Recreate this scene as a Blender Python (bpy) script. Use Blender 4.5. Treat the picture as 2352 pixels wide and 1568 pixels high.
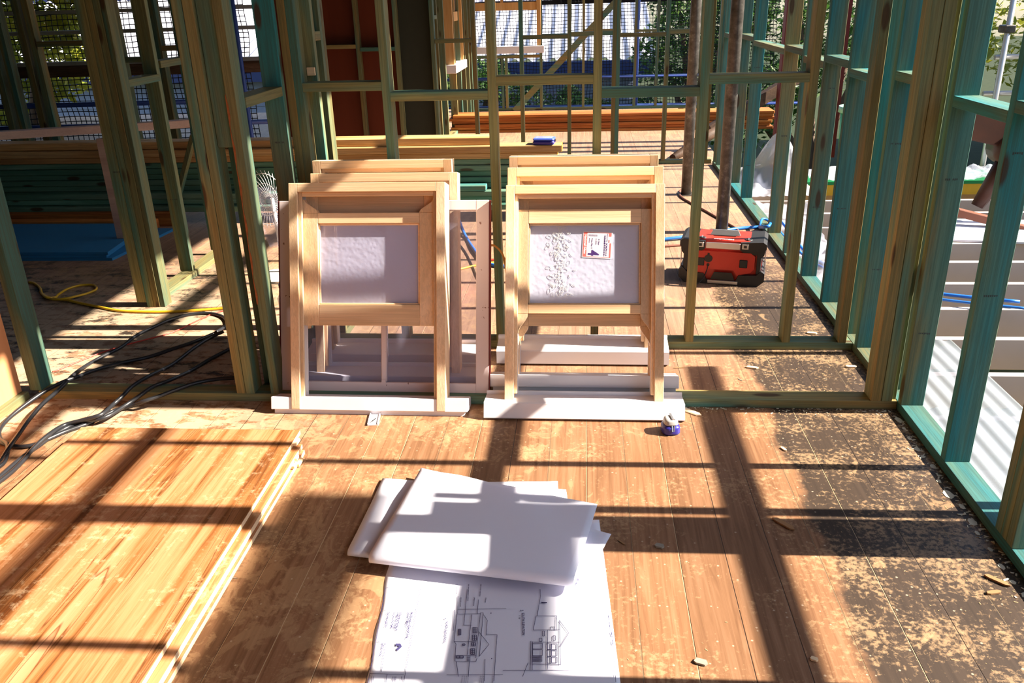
import bpy, bmesh, math, random
from mathutils import Vector, Matrix, noise
random.seed(7)
PI = math.pi
for o in list(bpy.data.objects): bpy.data.objects.remove(o)
S = bpy.context.scene
COL = S.collection

# ------------------------------------------------------------------ camera
F_PX = 1909.8
ROT = ((0.9964, 0.0803, -0.0264), (0.0065, -0.3833, -0.9236), (-0.0843, 0.9201, -0.3825))  # rows: camera right, down, forward
EYE = Vector((0, 0, 1.6))
cam_d = bpy.data.cameras.new('camera')
cam = bpy.data.objects.new('camera', cam_d); COL.objects.link(cam)
r_, d_, f_ = [Vector(v).normalized() for v in ROT]
m = Matrix((( r_.x, -d_.x, -f_.x), (r_.y, -d_.y, -f_.y), (r_.z, -d_.z, -f_.z)))
cam.matrix_world = Matrix.Translation(EYE) @ m.to_quaternion().to_matrix().to_4x4()
cam_d.sensor_width = 36; cam_d.lens = F_PX / 2352 * 36
cam_d.clip_start = 0.05; cam_d.clip_end = 300
S.camera = cam

# ------------------------------------------------------------------ light
SUN_EL = math.radians(37.0)
sun_d = bpy.data.lights.new('sun', 'SUN'); sun_d.energy = 11.0; sun_d.angle = math.radians(0.55); sun_d.color = (1.0, 0.90, 0.76)
sun = bpy.data.objects.new('sun', sun_d); COL.objects.link(sun)
sdir = Vector((-math.cos(SUN_EL), -0.012, -math.sin(SUN_EL)))
sun.rotation_euler = sdir.to_track_quat('-Z', 'Y').to_euler(); sun.location = (12, 3, 10)
w = bpy.data.worlds.new('world'); S.world = w; w.use_nodes = True
wn = w.node_tree.nodes; wl = w.node_tree.links
sky = wn.new('ShaderNodeTexSky'); sky.sky_type = 'NISHITA'; sky.sun_disc = False; sky.sun_elevation = SUN_EL; sky.sun_rotation = math.radians(90)
bg = wn['Background']; bg.inputs[1].default_value = 0.175
wl.new(sky.outputs[0], bg.inputs[0])
S.view_settings.view_transform = 'Standard'; S.view_settings.look = 'None'; S.view_settings.gamma = 1
S.view_settings.use_curve_mapping = False
S.view_settings.exposure = 0.95

# ------------------------------------------------------------------ photo measurements to world points
def ray(x, y):
    a, b = (x - 1176) / F_PX, (y - 784) / F_PX
    return Vector([ROT[0][i] * a + ROT[1][i] * b + ROT[2][i] for i in range(3)])
def FL(x, y, z=0.0):
    d = ray(x, y); return EYE + d * ((z - EYE.z) / d.z)
def PY(x, y, Y):
    d = ray(x, y); return EYE + d * (Y / d.y)
def PX(x, y, X):
    d = ray(x, y); return EYE + d * (X / d.x)

# ------------------------------------------------------------------ materials
class Mat:
    def __init__(s, name, rough=0.6, spec=0.3):
        s.m = bpy.data.materials.new(name); s.m.use_nodes = True
        s.n = s.m.node_tree.nodes; s.l = s.m.node_tree.links
        s.b = s.n['Principled BSDF']; s.b.inputs['Roughness'].default_value = rough
        s.b.inputs['Specular IOR Level'].default_value = spec
    def node(s, t, **k):
        n = s.n.new(t)
        for a, v in k.items(): setattr(n, a, v)
        return n
    def lk(s, a, b): s.l.new(a, b)
    def pos(s, scale=(1, 1, 1), rand=0.0, obj=False):
        if obj:
            c = s.node('ShaderNodeTexCoord').outputs['Object']
        else:
            c = s.node('ShaderNodeNewGeometry').outputs['Position']
        mp = s.node('ShaderNodeMapping'); mp.inputs['Scale'].default_value = scale
        if rand:
            oi = s.node('ShaderNodeObjectInfo'); ml = s.node('ShaderNodeMath', operation='MULTIPLY'); ml.inputs[1].default_value = rand
            s.lk(oi.outputs['Random'], ml.inputs[0])
            cb = s.node('ShaderNodeCombineXYZ')
            for i in range(3): s.lk(ml.outputs[0], cb.inputs[i])
            s.lk(cb.outputs[0], mp.inputs['Location'])
        s.lk(c, mp.inputs['Vector']); return mp.outputs[0]
    def noise(s, vec, scale=5, detail=4, rough=0.5, dist=0.0):
        n = s.node('ShaderNodeTexNoise'); s.lk(vec, n.inputs['Vector'])
        n.inputs['Scale'].default_value = scale; n.inputs['Detail'].default_value = detail
        n.inputs['Roughness'].default_value = rough; n.inputs['Distortion'].default_value = dist
        return n.outputs[0]
    def ramp(s, fac, stops, interp='LINEAR'):
        r = s.node('ShaderNodeValToRGB'); s.lk(fac, r.inputs[0]); e = r.color_ramp; e.interpolation = interp
        while len(e.elements) < len(stops): e.elements.new(0.5)
        for el, (p, c) in zip(e.elements, stops):
            el.position = p; el.color = (c[0], c[1], c[2], 1) if hasattr(c, '__len__') else (c, c, c, 1)
        return r.outputs[0]
    def mix(s, fac, a, b, mode='MIX'):
        n = s.node('ShaderNodeMix', data_type='RGBA', blend_type=mode)
        for i, v in ((0, fac), (6, a), (7, b)):
            if hasattr(v, 'is_linked') or hasattr(v, 'links'): s.lk(v, n.inputs[i])
            elif i == 0: n.inputs[0].default_value = v
            else: n.inputs[i].default_value = (v[0], v[1], v[2], 1)
        return n.outputs[2]
    def math(s, op, a, b=0.0, clamp=False):
        n = s.node('ShaderNodeMath', operation=op, use_clamp=clamp)
        for i, v in ((0, a), (1, b)):
            if hasattr(v, 'links'): s.lk(v, n.inputs[i])
            else: n.inputs[i].default_value = v
        return n.outputs[0]
    def bump(s, h, strength=0.3, dist=0.01):
        n = s.node('ShaderNodeBump'); s.lk(h, n.inputs['Height']); n.inputs['Strength'].default_value = strength
        n.inputs['Distance'].default_value = dist; s.lk(n.outputs[0], s.b.inputs['Normal'])
    def color(s, c):
        if hasattr(c, 'links'): s.lk(c, s.b.inputs['Base Color'])
        else: s.b.inputs['Base Color'].default_value = (c[0], c[1], c[2], 1)
        return s

def flat(name, c, rough=0.6, spec=0.3, metal=0.0, var=0.12, scale=12):
    M = Mat(name, rough, spec); M.b.inputs['Metallic'].default_value = metal
    n = M.noise(M.pos(rand=5.0), scale, 4)
    M.color(M.mix(n, [v * (1 - var) for v in c], [min(1, v * (1 + var)) for v in c])); return M.m

def stretch(axis, lo, hi):
    v = [hi, hi, hi]; v['xyz'.index(axis)] = lo; return tuple(v)

def timber(name, axis, cols, knots=True, rough=0.65, fine=0.35, patch=1.0, spec=0.25, knotcol=(0.05, 0.02, 0.008)):
    M = Mat(name, rough, spec)
    big = M.noise(M.pos(stretch(axis, 0.6, 7), rand=37.0), patch, 3, 0.6, 0.6)
    c = M.ramp(big, [(0.36, cols[0]), (0.5, cols[1]), (0.62, cols[2])])
    g = M.noise(M.pos(stretch(axis, 1.2, 60), rand=11.0), 2.2, 5, 0.65, 0.8)
    c = M.mix(M.math('MULTIPLY', M.ramp(g, [(0.42, 0.0), (0.58, 1.0)]), fine), c, [v * 0.42 for v in cols[1]])
    oi = M.node('ShaderNodeObjectInfo')
    hv = M.node('ShaderNodeHueSaturation'); M.lk(c, hv.inputs['Color'])
    M.lk(M.math('ADD', M.math('MULTIPLY', oi.outputs['Random'], 0.5), 0.75), hv.inputs['Value']); c = hv.outputs[0]
    if knots:
        v = M.node('ShaderNodeTexVoronoi', feature='F1'); M.lk(M.pos(stretch(axis, 2.4, 9.0), rand=23.0), v.inputs['Vector'])
        v.inputs['Scale'].default_value = 1.0
        k = M.ramp(v.outputs['Distance'], [(0.11, 1.0), (0.165, 0.0)])
        c = M.mix(M.math('MULTIPLY', k, 0.85), c, knotcol)
    M.color(c); M.bump(g, 0.25, 0.003)
    return M.m

TREATED = ((0.25, 0.175, 0.06), (0.18, 0.19, 0.09), (0.06, 0.17, 0.14))
TEAL = ((0.17, 0.16, 0.075), (0.085, 0.19, 0.15), (0.025, 0.19, 0.21))
PINE = {a: timber('treated_pine_' + a, a, TREATED, fine=0.5) for a in 'xyz'}
PTEAL = {a: timber('teal_treated_pine_' + a, a, TEAL, fine=0.5) for a in 'xyz'}
BLOND = {a: timber('blond_window_timber_' + a, a, ((0.76, 0.50, 0.28), (0.82, 0.57, 0.35), (0.88, 0.64, 0.42)), knots=False, rough=0.5, fine=0.22) for a in 'xyz'}
LVL = timber('laminated_beam_timber', 'x', ((0.42, 0.22, 0.08), (0.55, 0.32, 0.13), (0.62, 0.40, 0.18)), knots=False, rough=0.6, fine=0.5)
LVLD = timber('orange_beam_timber', 'x', ((0.28, 0.075, 0.015), (0.40, 0.13, 0.03), (0.5, 0.20, 0.05)), knots=False, rough=0.6, fine=0.6)
GREEN = timber('green_stack_timber', 'x', ((0.07, 0.20, 0.14), (0.12, 0.27, 0.19), (0.2, 0.33, 0.24)), rough=0.6, fine=0.35)
DARKW = timber('dark_old_timber', 'x', ((0.05, 0.03, 0.02), (0.09, 0.05, 0.03), (0.14, 0.08, 0.05)), knots=False, fine=0.5)
PINK = timber('pink_primed_timber', 'x', ((0.5, 0.34, 0.29), (0.56, 0.39, 0.33), (0.62, 0.45, 0.38)), knots=False, fine=0.15)
WHITEP = flat('white_primer', (0.80, 0.77, 0.80), 0.55, var=0.04)
YEL_END = flat('yellow_end_seal', (0.9, 0.55, 0.04), 0.5)
RED = flat('red_plastic', (0.62, 0.035, 0.02), 0.4, 0.5)
BLACKP = flat('black_plastic', (0.022, 0.021, 0.022), 0.5, 0.5, var=0.3)
ALU = flat('brushed_aluminium', (0.62, 0.62, 0.64), 0.35, 0.5, 0.85)
CABLE_K = flat('black_cable_rubber', (0.02, 0.02, 0.023), 0.35, 0.5)
CABLE_Y = flat('yellow_cable_rubber', (0.72, 0.42, 0.02), 0.4, 0.5)
CABLE_R = flat('red_cable_rubber', (0.55, 0.05, 0.03), 0.4, 0.5)
CABLE_B = flat('blue_hose_rubber', (0.02, 0.16, 0.62), 0.35, 0.5)
CABLE_N = flat('brown_cable_rubber', (0.20, 0.075, 0.05), 0.5, 0.4)
ROPE = flat('straw_rope_fibre', (0.6, 0.36, 0.12), 0.9)
STEEL = None

def mat_steel():
    M = Mat('galvanised_prop_steel', 0.45, 0.5); M.b.inputs['Metallic'].default_value = 0.45
    n = M.noise(M.pos((1, 1, 1)), 14, 6, 0.7)
    M.color(M.ramp(n, [(0.3, (0.045, 0.038, 0.032)), (0.55, (0.12, 0.108, 0.095)), (0.75, (0.30, 0.285, 0.26))])); return M.m
STEEL = mat_steel()

def mat_floor():
    M = Mat('worn_floor_boards', 0.55, 0.3)
    p = M.node('ShaderNodeNewGeometry').outputs['Position']
    sx = M.node('ShaderNodeSeparateXYZ'); M.lk(p, sx.inputs[0])
    X, Y = sx.outputs[0], sx.outputs[1]
    bd = M.math('DIVIDE', M.math('ADD', X, 50 * 0.141 - 0.16), 0.141)
    fr = M.math('FRACT', bd); idx = M.math('FLOOR', bd)
    wn_ = M.node('ShaderNodeTexWhiteNoise', noise_dimensions='1D'); M.lk(idx, wn_.inputs['W'])
    # board coordinates shifted per board so grain does not run across joints
    cb = M.node('ShaderNodeCombineXYZ'); M.lk(M.math('ADD', X, M.math('MULTIPLY', wn_.outputs[0], 9.0)), cb.inputs[0])
    M.lk(M.math('ADD', Y, M.math('MULTIPLY', wn_.outputs[0], 31.0)), cb.inputs[1])
    mp = M.node('ShaderNodeMapping'); mp.inputs['Scale'].default_value = (26, 1.1, 1); M.lk(cb.outputs[0], mp.inputs[0])
    g = M.noise(mp.outputs[0], 1.6, 6, 0.6, 1.2)
    base = M.ramp(g, [(0.25, (0.14, 0.062, 0.027)), (0.5, (0.235, 0.115, 0.055)), (0.75, (0.33, 0.175, 0.095))])
    hv = M.node('ShaderNodeHueSaturation'); M.lk(base, hv.inputs['Color'])
    M.lk(M.math('ADD', M.math('MULTIPLY', wn_.outputs[0], 0.35), 0.82), hv.inputs['Value']); base = hv.outputs[0]
    # pale dusty room floor further back
    far = M.ramp(M.math('ADD', Y, M.math('MULTIPLY', M.noise(M.pos((1, 1, 1)), 3, 3), 0.4)), [(0.0, 0.0), (1.0, 1.0)])
    fy = M.math('MULTIPLY', M.math('SUBTRACT', Y, 3.1), 0.9, clamp=True)
    pink = M.ramp(g, [(0.25, (0.21, 0.125, 0.085)), (0.75, (0.40, 0.25, 0.17))])
    base = M.mix(M.math('MULTIPLY', fy, 0.8, clamp=True), base, pink)
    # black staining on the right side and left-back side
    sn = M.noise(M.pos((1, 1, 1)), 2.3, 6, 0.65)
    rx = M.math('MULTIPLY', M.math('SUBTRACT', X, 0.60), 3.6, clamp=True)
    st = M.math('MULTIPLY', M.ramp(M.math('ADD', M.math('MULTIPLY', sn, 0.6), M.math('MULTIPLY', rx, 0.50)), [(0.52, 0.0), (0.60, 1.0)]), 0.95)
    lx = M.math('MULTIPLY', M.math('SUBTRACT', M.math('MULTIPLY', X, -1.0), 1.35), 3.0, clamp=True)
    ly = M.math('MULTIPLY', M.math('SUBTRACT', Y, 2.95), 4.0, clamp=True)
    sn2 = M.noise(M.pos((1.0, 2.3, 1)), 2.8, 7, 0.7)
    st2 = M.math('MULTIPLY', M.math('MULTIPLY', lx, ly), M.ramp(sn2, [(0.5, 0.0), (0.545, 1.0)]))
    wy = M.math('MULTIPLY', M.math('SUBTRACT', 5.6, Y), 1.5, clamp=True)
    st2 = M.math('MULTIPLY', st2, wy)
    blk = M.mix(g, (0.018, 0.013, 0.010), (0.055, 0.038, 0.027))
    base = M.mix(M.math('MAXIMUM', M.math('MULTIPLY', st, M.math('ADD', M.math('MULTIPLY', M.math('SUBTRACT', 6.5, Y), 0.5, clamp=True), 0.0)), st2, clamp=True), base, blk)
    # scuffed tan patches
    t1 = M.noise(M.pos((1.3, 1, 1)), 9.0, 8, 0.72, 1.0)
    t0 = M.noise(M.pos((1, 1, 1)), 1.3, 2)
    wx = M.math('MULTIPLY', M.math('SUBTRACT', 0.25, X), 1.2, clamp=True)
    tm = M.ramp(M.math('ADD', M.math('ADD', M.math('MULTIPLY', t1, 0.75), M.math('MULTIPLY', t0, 0.35)), M.math('MULTIPLY', wx, 0.07)), [(0.635, 0.0), (0.68, 1.0)])
    base = M.mix(M.math('MULTIPLY', tm, 0.5), base, (0.44, 0.27, 0.14))
    # sawdust, thicker near the walls
    d1 = M.noise(M.pos((1, 1, 1)), 55.0, 5, 0.7)
    d0 = M.noise(M.pos((1, 1, 1)), 3.4, 5, 0.65)
    dr = M.math('MULTIPLY', M.math('SUBTRACT', X, 0.3), 0.9, clamp=True)
    dm = M.ramp(M.math('ADD', M.math('ADD', M.math('MULTIPLY', d1, 0.55), M.math('MULTIPLY', d0, 0.5)), M.math('MULTIPLY', dr, 0.06)), [(0.565, 0.0), (0.64, 1.0)])
    base = M.mix(M.math('MULTIPLY', dm, 0.5), base, (0.50, 0.32, 0.17))
    # pale dusty strip by the left post
    px_ = M.math('MULTIPLY', M.math('SUBTRACT', M.math('MULTIPLY', X, -1.0), 1.0), 1.6, clamp=True)
    pm = M.math('MULTIPLY', M.math('MULTIPLY', px_, M.math('MULTIPLY', M.math('SUBTRACT', Y, 2.78), 12.0, clamp=True)), M.ramp(M.noise(M.pos((1.4, 3, 1)), 5.5, 6, 0.7), [(0.44, 0.0), (0.5, 0.75)]))
    base = M.mix(M.math('MULTIPLY', pm, M.math('MULTIPLY', M.math('SUBTRACT', 5.2, Y), 0.8, clamp=True)), base, (0.50, 0.38, 0.26))
    # specks
    sp = M.node('ShaderNodeTexVoronoi', feature='F1'); M.lk(M.pos((1, 1, 1)), sp.inputs['Vector']); sp.inputs['Scale'].default_value = 26
    sm = M.ramp(sp.outputs['Distance'], [(0.07, 1.0), (0.1, 0.0)])
    base = M.mix(M.math('MULTIPLY', sm, 0.5), base, (0.62, 0.5, 0.36))
    # joints
    e = M.math('ABSOLUTE', M.math('SUBTRACT', fr, 0.5))
    jn = M.ramp(e, [(0.488, 0.0), (0.494, 1.0)])
    jc = M.mix(M.ramp(wn_.outputs[0], [(0.45, 0.0), (0.55, 1.0)]), (0.02, 0.012, 0.008), (0.5, 0.36, 0.2))
    base = M.mix(M.math('MULTIPLY', jn, 0.85), base, jc)
    M.color(base)
    h = M.math('ADD', M.math('MULTIPLY', jn, -1.0), M.math('MULTIPLY', g, 0.12))
    M.bump(h, 0.5, 0.004)
    return M.m
FLOOR_M = mat_floor()

def mat_ply():
    M = Mat('hoop_pine_cladding_sheet', 0.45, 0.35)
    a = M.noise(M.pos((15, 0.5, 1), rand=3), 1.0, 6, 0.66, 0.5)
    b = M.noise(M.pos((60, 1.6, 1)), 1.5, 5, 0.7, 0.6)
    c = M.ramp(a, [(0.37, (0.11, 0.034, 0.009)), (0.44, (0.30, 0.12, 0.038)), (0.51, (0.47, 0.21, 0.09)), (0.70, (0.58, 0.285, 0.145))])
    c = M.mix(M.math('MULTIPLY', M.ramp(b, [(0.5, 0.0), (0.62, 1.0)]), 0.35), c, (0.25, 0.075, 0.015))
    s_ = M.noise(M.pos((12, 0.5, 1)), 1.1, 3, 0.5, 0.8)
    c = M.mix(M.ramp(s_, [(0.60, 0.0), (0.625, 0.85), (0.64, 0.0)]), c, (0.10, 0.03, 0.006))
    d = M.noise(M.pos((1, 1, 1)), 26, 8, 0.75); d0 = M.noise(M.pos((1, 1, 1)), 1.8, 2)
    c = M.mix(M.math('MULTIPLY', M.ramp(M.math('ADD', M.math('MULTIPLY', d, 0.6), M.math('MULTIPLY', d0, 0.5)), [(0.58, 0.0), (0.68, 1.0)]), 0.5), c, (0.8, 0.58, 0.34))
    M.color(c); return M.m
PLY = mat_ply()

def mat_redply(name, c0, c1):
    M = Mat(name, 0.6, 0.3)
    a = M.noise(M.pos((9, 9, 0.7)), 1.4, 5, 0.6)
    M.color(M.mix(a, c0, c1)); return M.m
REDPLY = mat_redply('red_brown_ply', (0.085, 0.012, 0.004), (0.14, 0.026, 0.006))
ORPLY = mat_redply('orange_wall_ply', (0.60, 0.24, 0.10), (0.74, 0.34, 0.16))

def mat_glass(name, tint, frost, rough, bumps, trans=0.0):
    M = Mat(name, rough, 0.5); b = M.b
    b.inputs['Base Color'].default_value = (*tint, 1)
    v = M.node('ShaderNodeTexVoronoi', feature='SMOOTH_F1'); M.lk(M.pos((1, 1, 1)), v.inputs['Vector']); v.inputs['Scale'].default_value = 60
    n = M.noise(M.pos((1, 1, 1)), 30, 3)
    if bumps: M.bump(M.math('ADD', v.outputs['Distance'], n), bumps, 0.004)
    tr = M.node('ShaderNodeBsdfTransparent'); tr.inputs[0].default_value = (0.93, 0.93, 0.98, 1)
    src = b.outputs[0]
    if trans:
        tl = M.node('ShaderNodeBsdfTranslucent'); tl.inputs[0].default_value = (*[min(1, v * 1.2) for v in tint], 1)
        m0 = M.node('ShaderNodeMixShader'); m0.inputs[0].default_value = trans
        M.lk(b.outputs[0], m0.inputs[1]); M.lk(tl.outputs[0], m0.inputs[2]); src = m0.outputs[0]
    mx = M.node('ShaderNodeMixShader'); mx.inputs[0].default_value = frost
    M.lk(tr.outputs[0], mx.inputs[1]); M.lk(src, mx.inputs[2])
    M.lk(mx.outputs[0], M.n['Material Output'].inputs[0]); return M.m
GLASS_OBS = mat_glass('obscure_glass', (0.80, 0.82, 1.0), 0.90, 0.2, 0.3, 0.4)
GLASS_OBS2 = mat_glass('rippled_glass', (0.74, 0.74, 0.92), 0.66, 0.14, 0.3, 0.4)
GLASS_CLR = mat_glass('dusty_clear_glass', (0.35, 0.34, 0.45), 0.17, 0.05, 0.0)
FILM = mat_glass('clear_plastic_film', (0.70, 0.72, 0.80), 0.42, 0.15, 0.2)
POLYC = mat_glass('clear_corrugated_plastic', (0.5, 0.55, 0.56), 0.36, 0.15, 0.0)
LIDGLASS = mat_glass('clear_case_lid_plastic', (0.5, 0.55, 0.75), 0.4, 0.1, 0.0)

def mat_leaf(name, cs):
    M = Mat(name, 0.5, 0.4)
    n = M.noise(M.pos((1, 1, 1)), 2.5, 4, 0.7)
    M.color(M.ramp(n, [(0.3, cs[0]), (0.5, cs[1]), (0.7, cs[2])]))
    tl = M.node('ShaderNodeBsdfTranslucent'); tl.inputs[0].default_value = (*cs[1], 1)
    mx = M.node('ShaderNodeMixShader'); mx.inputs[0].default_value = 0.35
    M.lk(M.b.outputs[0], mx.inputs[1]); M.lk(tl.outputs[0], mx.inputs[2]); M.lk(mx.outputs[0], M.n['Material Output'].inputs[0])
    return M.m
LEAF_D = mat_leaf('dark_green_leaves', ((0.015, 0.05, 0.012), (0.05, 0.12, 0.02), (0.14, 0.2, 0.04)))
LEAF_Y = mat_leaf('yellow_green_leaves', ((0.06, 0.12, 0.02), (0.32, 0.34, 0.03), (0.62, 0.5, 0.05)))
BARK = flat('tree_bark', (0.12, 0.085, 0.06), 0.9)
ROOFM = flat('pale_corrugated_roofing', (0.46, 0.46, 0.52), 0.5, 0.4, var=0.05)
HWALL = flat('grey_blue_weatherboards', (0.16, 0.19, 0.27), 0.7)
NAVY = flat('navy_fascia', (0.02, 0.035, 0.12), 0.5)
NETM = flat('black_netting_cord', (0.008, 0.008, 0.012), 0.8)
TUBE = flat('galvanised_scaffold_tube', (0.50, 0.50, 0.50), 0.4, 0.5, 0.6)
TUBE_B = flat('blue_scaffold_tube', (0.03, 0.07, 0.30), 0.45, 0.5)
JOIST = flat('pale_deck_joist_timber', (0.56, 0.46, 0.42), 0.7, var=0.1, scale=5)
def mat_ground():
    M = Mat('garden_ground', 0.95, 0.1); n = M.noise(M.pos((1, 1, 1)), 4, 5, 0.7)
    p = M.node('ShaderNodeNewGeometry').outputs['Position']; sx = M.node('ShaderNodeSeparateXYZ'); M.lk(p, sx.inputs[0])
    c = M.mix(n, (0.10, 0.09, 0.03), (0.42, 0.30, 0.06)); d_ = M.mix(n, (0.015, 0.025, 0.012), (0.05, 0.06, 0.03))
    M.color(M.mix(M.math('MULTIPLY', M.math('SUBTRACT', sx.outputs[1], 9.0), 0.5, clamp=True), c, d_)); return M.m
GRASS = mat_ground()

# ------------------------------------------------------------------ mesh building
class MB:
    def __init__(s): s.bm = bmesh.new()
    def box(s, x0, x1, y0, y1, z0, z1, M=None, bev=0.0):
        ps = [(x, y, z) for z in (z0, z1) for y in (y0, y1) for x in (x0, x1)]
        vs = [s.bm.verts.new(M @ Vector(p) if M else p) for p in ps]
        fs = [s.bm.faces.new([vs[i] for i in q]) for q in ((0, 2, 3, 1), (4, 5, 7, 6), (0, 1, 5, 4), (2, 6, 7, 3), (0, 4, 6, 2), (1, 3, 7, 5))]
        if bev:
            es = {e for f in fs for e in f.edges}
            bmesh.ops.bevel(s.bm, geom=list(es), offset=bev, segments=1, affect='EDGES', profile=0.5)
        return s
    def bar(s, a, b, w, h, bev=0.0, up=Vector((0, 0, 1))):
        a, b = Vector(a), Vector(b); d = (b - a); L = d.length; d.normalize()
        sd = d.cross(up).normalized(); u = sd.cross(d).normalized()
        M = Matrix(((sd.x, d.x, u.x, a.x), (sd.y, d.y, u.y, a.y), (sd.z, d.z, u.z, a.z), (0, 0, 0, 1)))
        return s.box(-w / 2, w / 2, 0, L, -h / 2, h / 2, M, bev)
    def tube(s, pts, r, n=8, cap=True, rs=None):
        pts = [Vector(p) for p in pts]; rings = []
        prev = None
        for i, p in enumerate(pts):
            t = (pts[min(i + 1, len(pts) - 1)] - pts[max(i - 1, 0)]).normalized()
            if prev is None:
                u = t.orthogonal().normalized()
            else:
                u = (prev - t * prev.dot(t)).normalized()
            prev = u; v = t.cross(u); rr = rs[i] if rs else r
            rings.append([s.bm.verts.new(p + (u * math.cos(2 * PI * k / n) + v * math.sin(2 * PI * k / n)) * rr) for k in range(n)])
        for a, b in zip(rings, rings[1:]):
            for k in range(n): s.bm.faces.new((a[k], a[(k + 1) % n], b[(k + 1) % n], b[k])).smooth = True
        if cap: s.bm.faces.new(rings[0][::-1]); s.bm.faces.new(rings[-1])
        return s
    def prism(s, poly, h0, h1, f):
        a = [s.bm.verts.new(f(p, h0)) for p in poly]; b = [s.bm.verts.new(f(p, h1)) for p in poly]
        s.bm.faces.new(a[::-1]); s.bm.faces.new(b); n = len(poly)
        for i in range(n): s.bm.faces.new((a[i], a[(i + 1) % n], b[(i + 1) % n], b[i]))
        return s
    def quad(s, *ps):
        s.bm.faces.new([s.bm.verts.new(p) for p in ps]); return s
    def grid(s, fn, nu, nv, thick=0.0, smooth=True):
        vs = [[s.bm.verts.new(fn(i / nu, j / nv)) for i in range(nu + 1)] for j in range(nv + 1)]
        fs = []
        for j in range(nv):
            for i in range(nu):
                f = s.bm.faces.new((vs[j][i], vs[j][i + 1], vs[j + 1][i + 1], vs[j + 1][i])); f.smooth = smooth; fs.append(f)
        if thick: 
            bmesh.ops.recalc_face_normals(s.bm, faces=fs)
            bmesh.ops.solidify(s.bm, geom=fs, thickness=thick)
        return s
    def build(s, name, mat, parent=None, origin=None, recalc=True):
        if recalc: bmesh.ops.recalc_face_normals(s.bm, faces=s.bm.faces)
        me = bpy.data.meshes.new(name)
        if origin is not None: bmesh.ops.translate(s.bm, verts=s.bm.verts, vec=-Vector(origin))
        s.bm.to_mesh(me); s.bm.free()
        for mm in (mat if isinstance(mat, (list, tuple)) else [mat]): me.materials.append(mm)
        o = bpy.data.objects.new(name, me); COL.objects.link(o)
        if origin is not None: o.location = origin
        if parent: o.parent = parent
        return o

def tag(o, label=None, cat=None, group=None, kind=None):
    if label: o['label'] = label
    if cat: o['category'] = cat
    if group: o['group'] = group
    if kind: o['kind'] = kind
    return o
def empty(name, loc=(0, 0, 0), rot=(0, 0, 0), parent=None):
    o = bpy.data.objects.new(name, None); COL.objects.link(o); o.location = loc; o.rotation_euler = rot; o.empty_display_size = 0.05
    if parent: o.parent = parent
    return o
def spline(pts, n=8):
    pts = [Vector(p) for p in pts]; P = [pts[0]] + pts + [pts[-1]]; out = []
    for i in range(1, len(P) - 2):
        for k in range(n):
            t = k / n; a, b, c, d = P[i - 1], P[i], P[i + 1], P[i + 2]
            out.append(0.5 * ((2 * b) + (c - a) * t + (2 * a - 5 * b + 4 * c - d) * t * t + (3 * b - a - 3 * c + d) * t ** 3))
    out.append(pts[-1]); return out

_txt = {}
def text_into(mb, string, M):
    """solid-outline lettering as flat faces, unit height 1, put through M"""
    if string not in _txt:
        c = bpy.data.curves.new('lettering', 'FONT'); c.body = string; c.size = 1.0; c.resolution_u = 2; c.offset = 0.03
        o = bpy.data.objects.new('lettering', c); COL.objects.link(o)
        bpy.context.view_layer.update()
        me = bpy.data.meshes.new_from_object(o.evaluated_get(bpy.context.evaluated_depsgraph_get()))
        vs = [v.co.copy() for v in me.vertices]; ps = [tuple(p.vertices) for p in me.polygons]
        bpy.data.objects.remove(o); bpy.data.curves.remove(c); bpy.data.meshes.remove(me)
        w_ = max(v.x for v in vs) if vs else 1
        _txt[string] = (vs, ps, w_)
    vs, ps, w_ = _txt[string]
    b = [mb.bm.verts.new(M @ v) for v in vs]
    for p in ps:
        try: mb.bm.faces.new([b[i] for i in p])
        except ValueError: pass
def text_along(mb, string, a, b, up, wfac=1.0, hscale=1.0):
    """lettering running from a to b, its tops towards up"""
    a, b = Vector(a), Vector(b); d = b - a
    text_into(mb, string, Matrix.Identity(4)) if False else None
    if string not in _txt:
        tmp = MB(); text_into(tmp, string, Matrix.Identity(4)); tmp.bm.free()
    w_ = _txt[string][2]; sc = d.length / w_; dx = d.normalized(); uy = (Vector(up) - dx * Vector(up).dot(dx)).normalized(); nz = dx.cross(uy)
    M = Matrix(((dx.x * sc, uy.x * sc * hscale, nz.x, a.x), (dx.y * sc, uy.y * sc * hscale, nz.y, a.y), (dx.z * sc, uy.z * sc * hscale, nz.z, a.z), (0, 0, 0, 1)))
    text_into(mb, string, M)

# ------------------------------------------------------------------ SETTING
MB().box(-9, 1.40, -1.5, 13.3, -0.05, 0).build('floor', FLOOR_M)['kind'] = 'structure'
bpy.data.objects['floor']['label'] = 'worn brown timber board floor with sawdust and black stains'
sub = MB().box(1.30, 1.40, -1.5, 13.3, -0.30, -0.051).build('trim_1', DARKW); sub['kind'] = 'structure'
rf = MB()
rf.box(-9, 1.60, -3.5, 13.6, 3.30, 3.34)
MB().box(-9, 1.60, -3.6, -3.5, -0.3, 3.3).build('unseen_wall_behind', flat('dark_blocking_wall', (0.10, 0.09, 0.08), 0.9))['kind'] = 'structure'  # unseen wall added to cut ambient light from behind the camera
MB().box(-9.1, -9.0, -3.6, 9.5, -0.3, 3.29).build('unseen_wall_left', flat('dark_blocking_side', (0.06, 0.055, 0.05), 0.9))['kind'] = 'structure'  # unseen wall added to keep sky light out on the left
rf.build('ceiling', flat('grey_roof_underlay', (0.06, 0.06, 0.065), 0.9))['kind'] = 'structure'
MB().box(-60, 60, -20, 90, -3.25, -3.2).build('ground', GRASS)['kind'] = 'structure'

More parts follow.
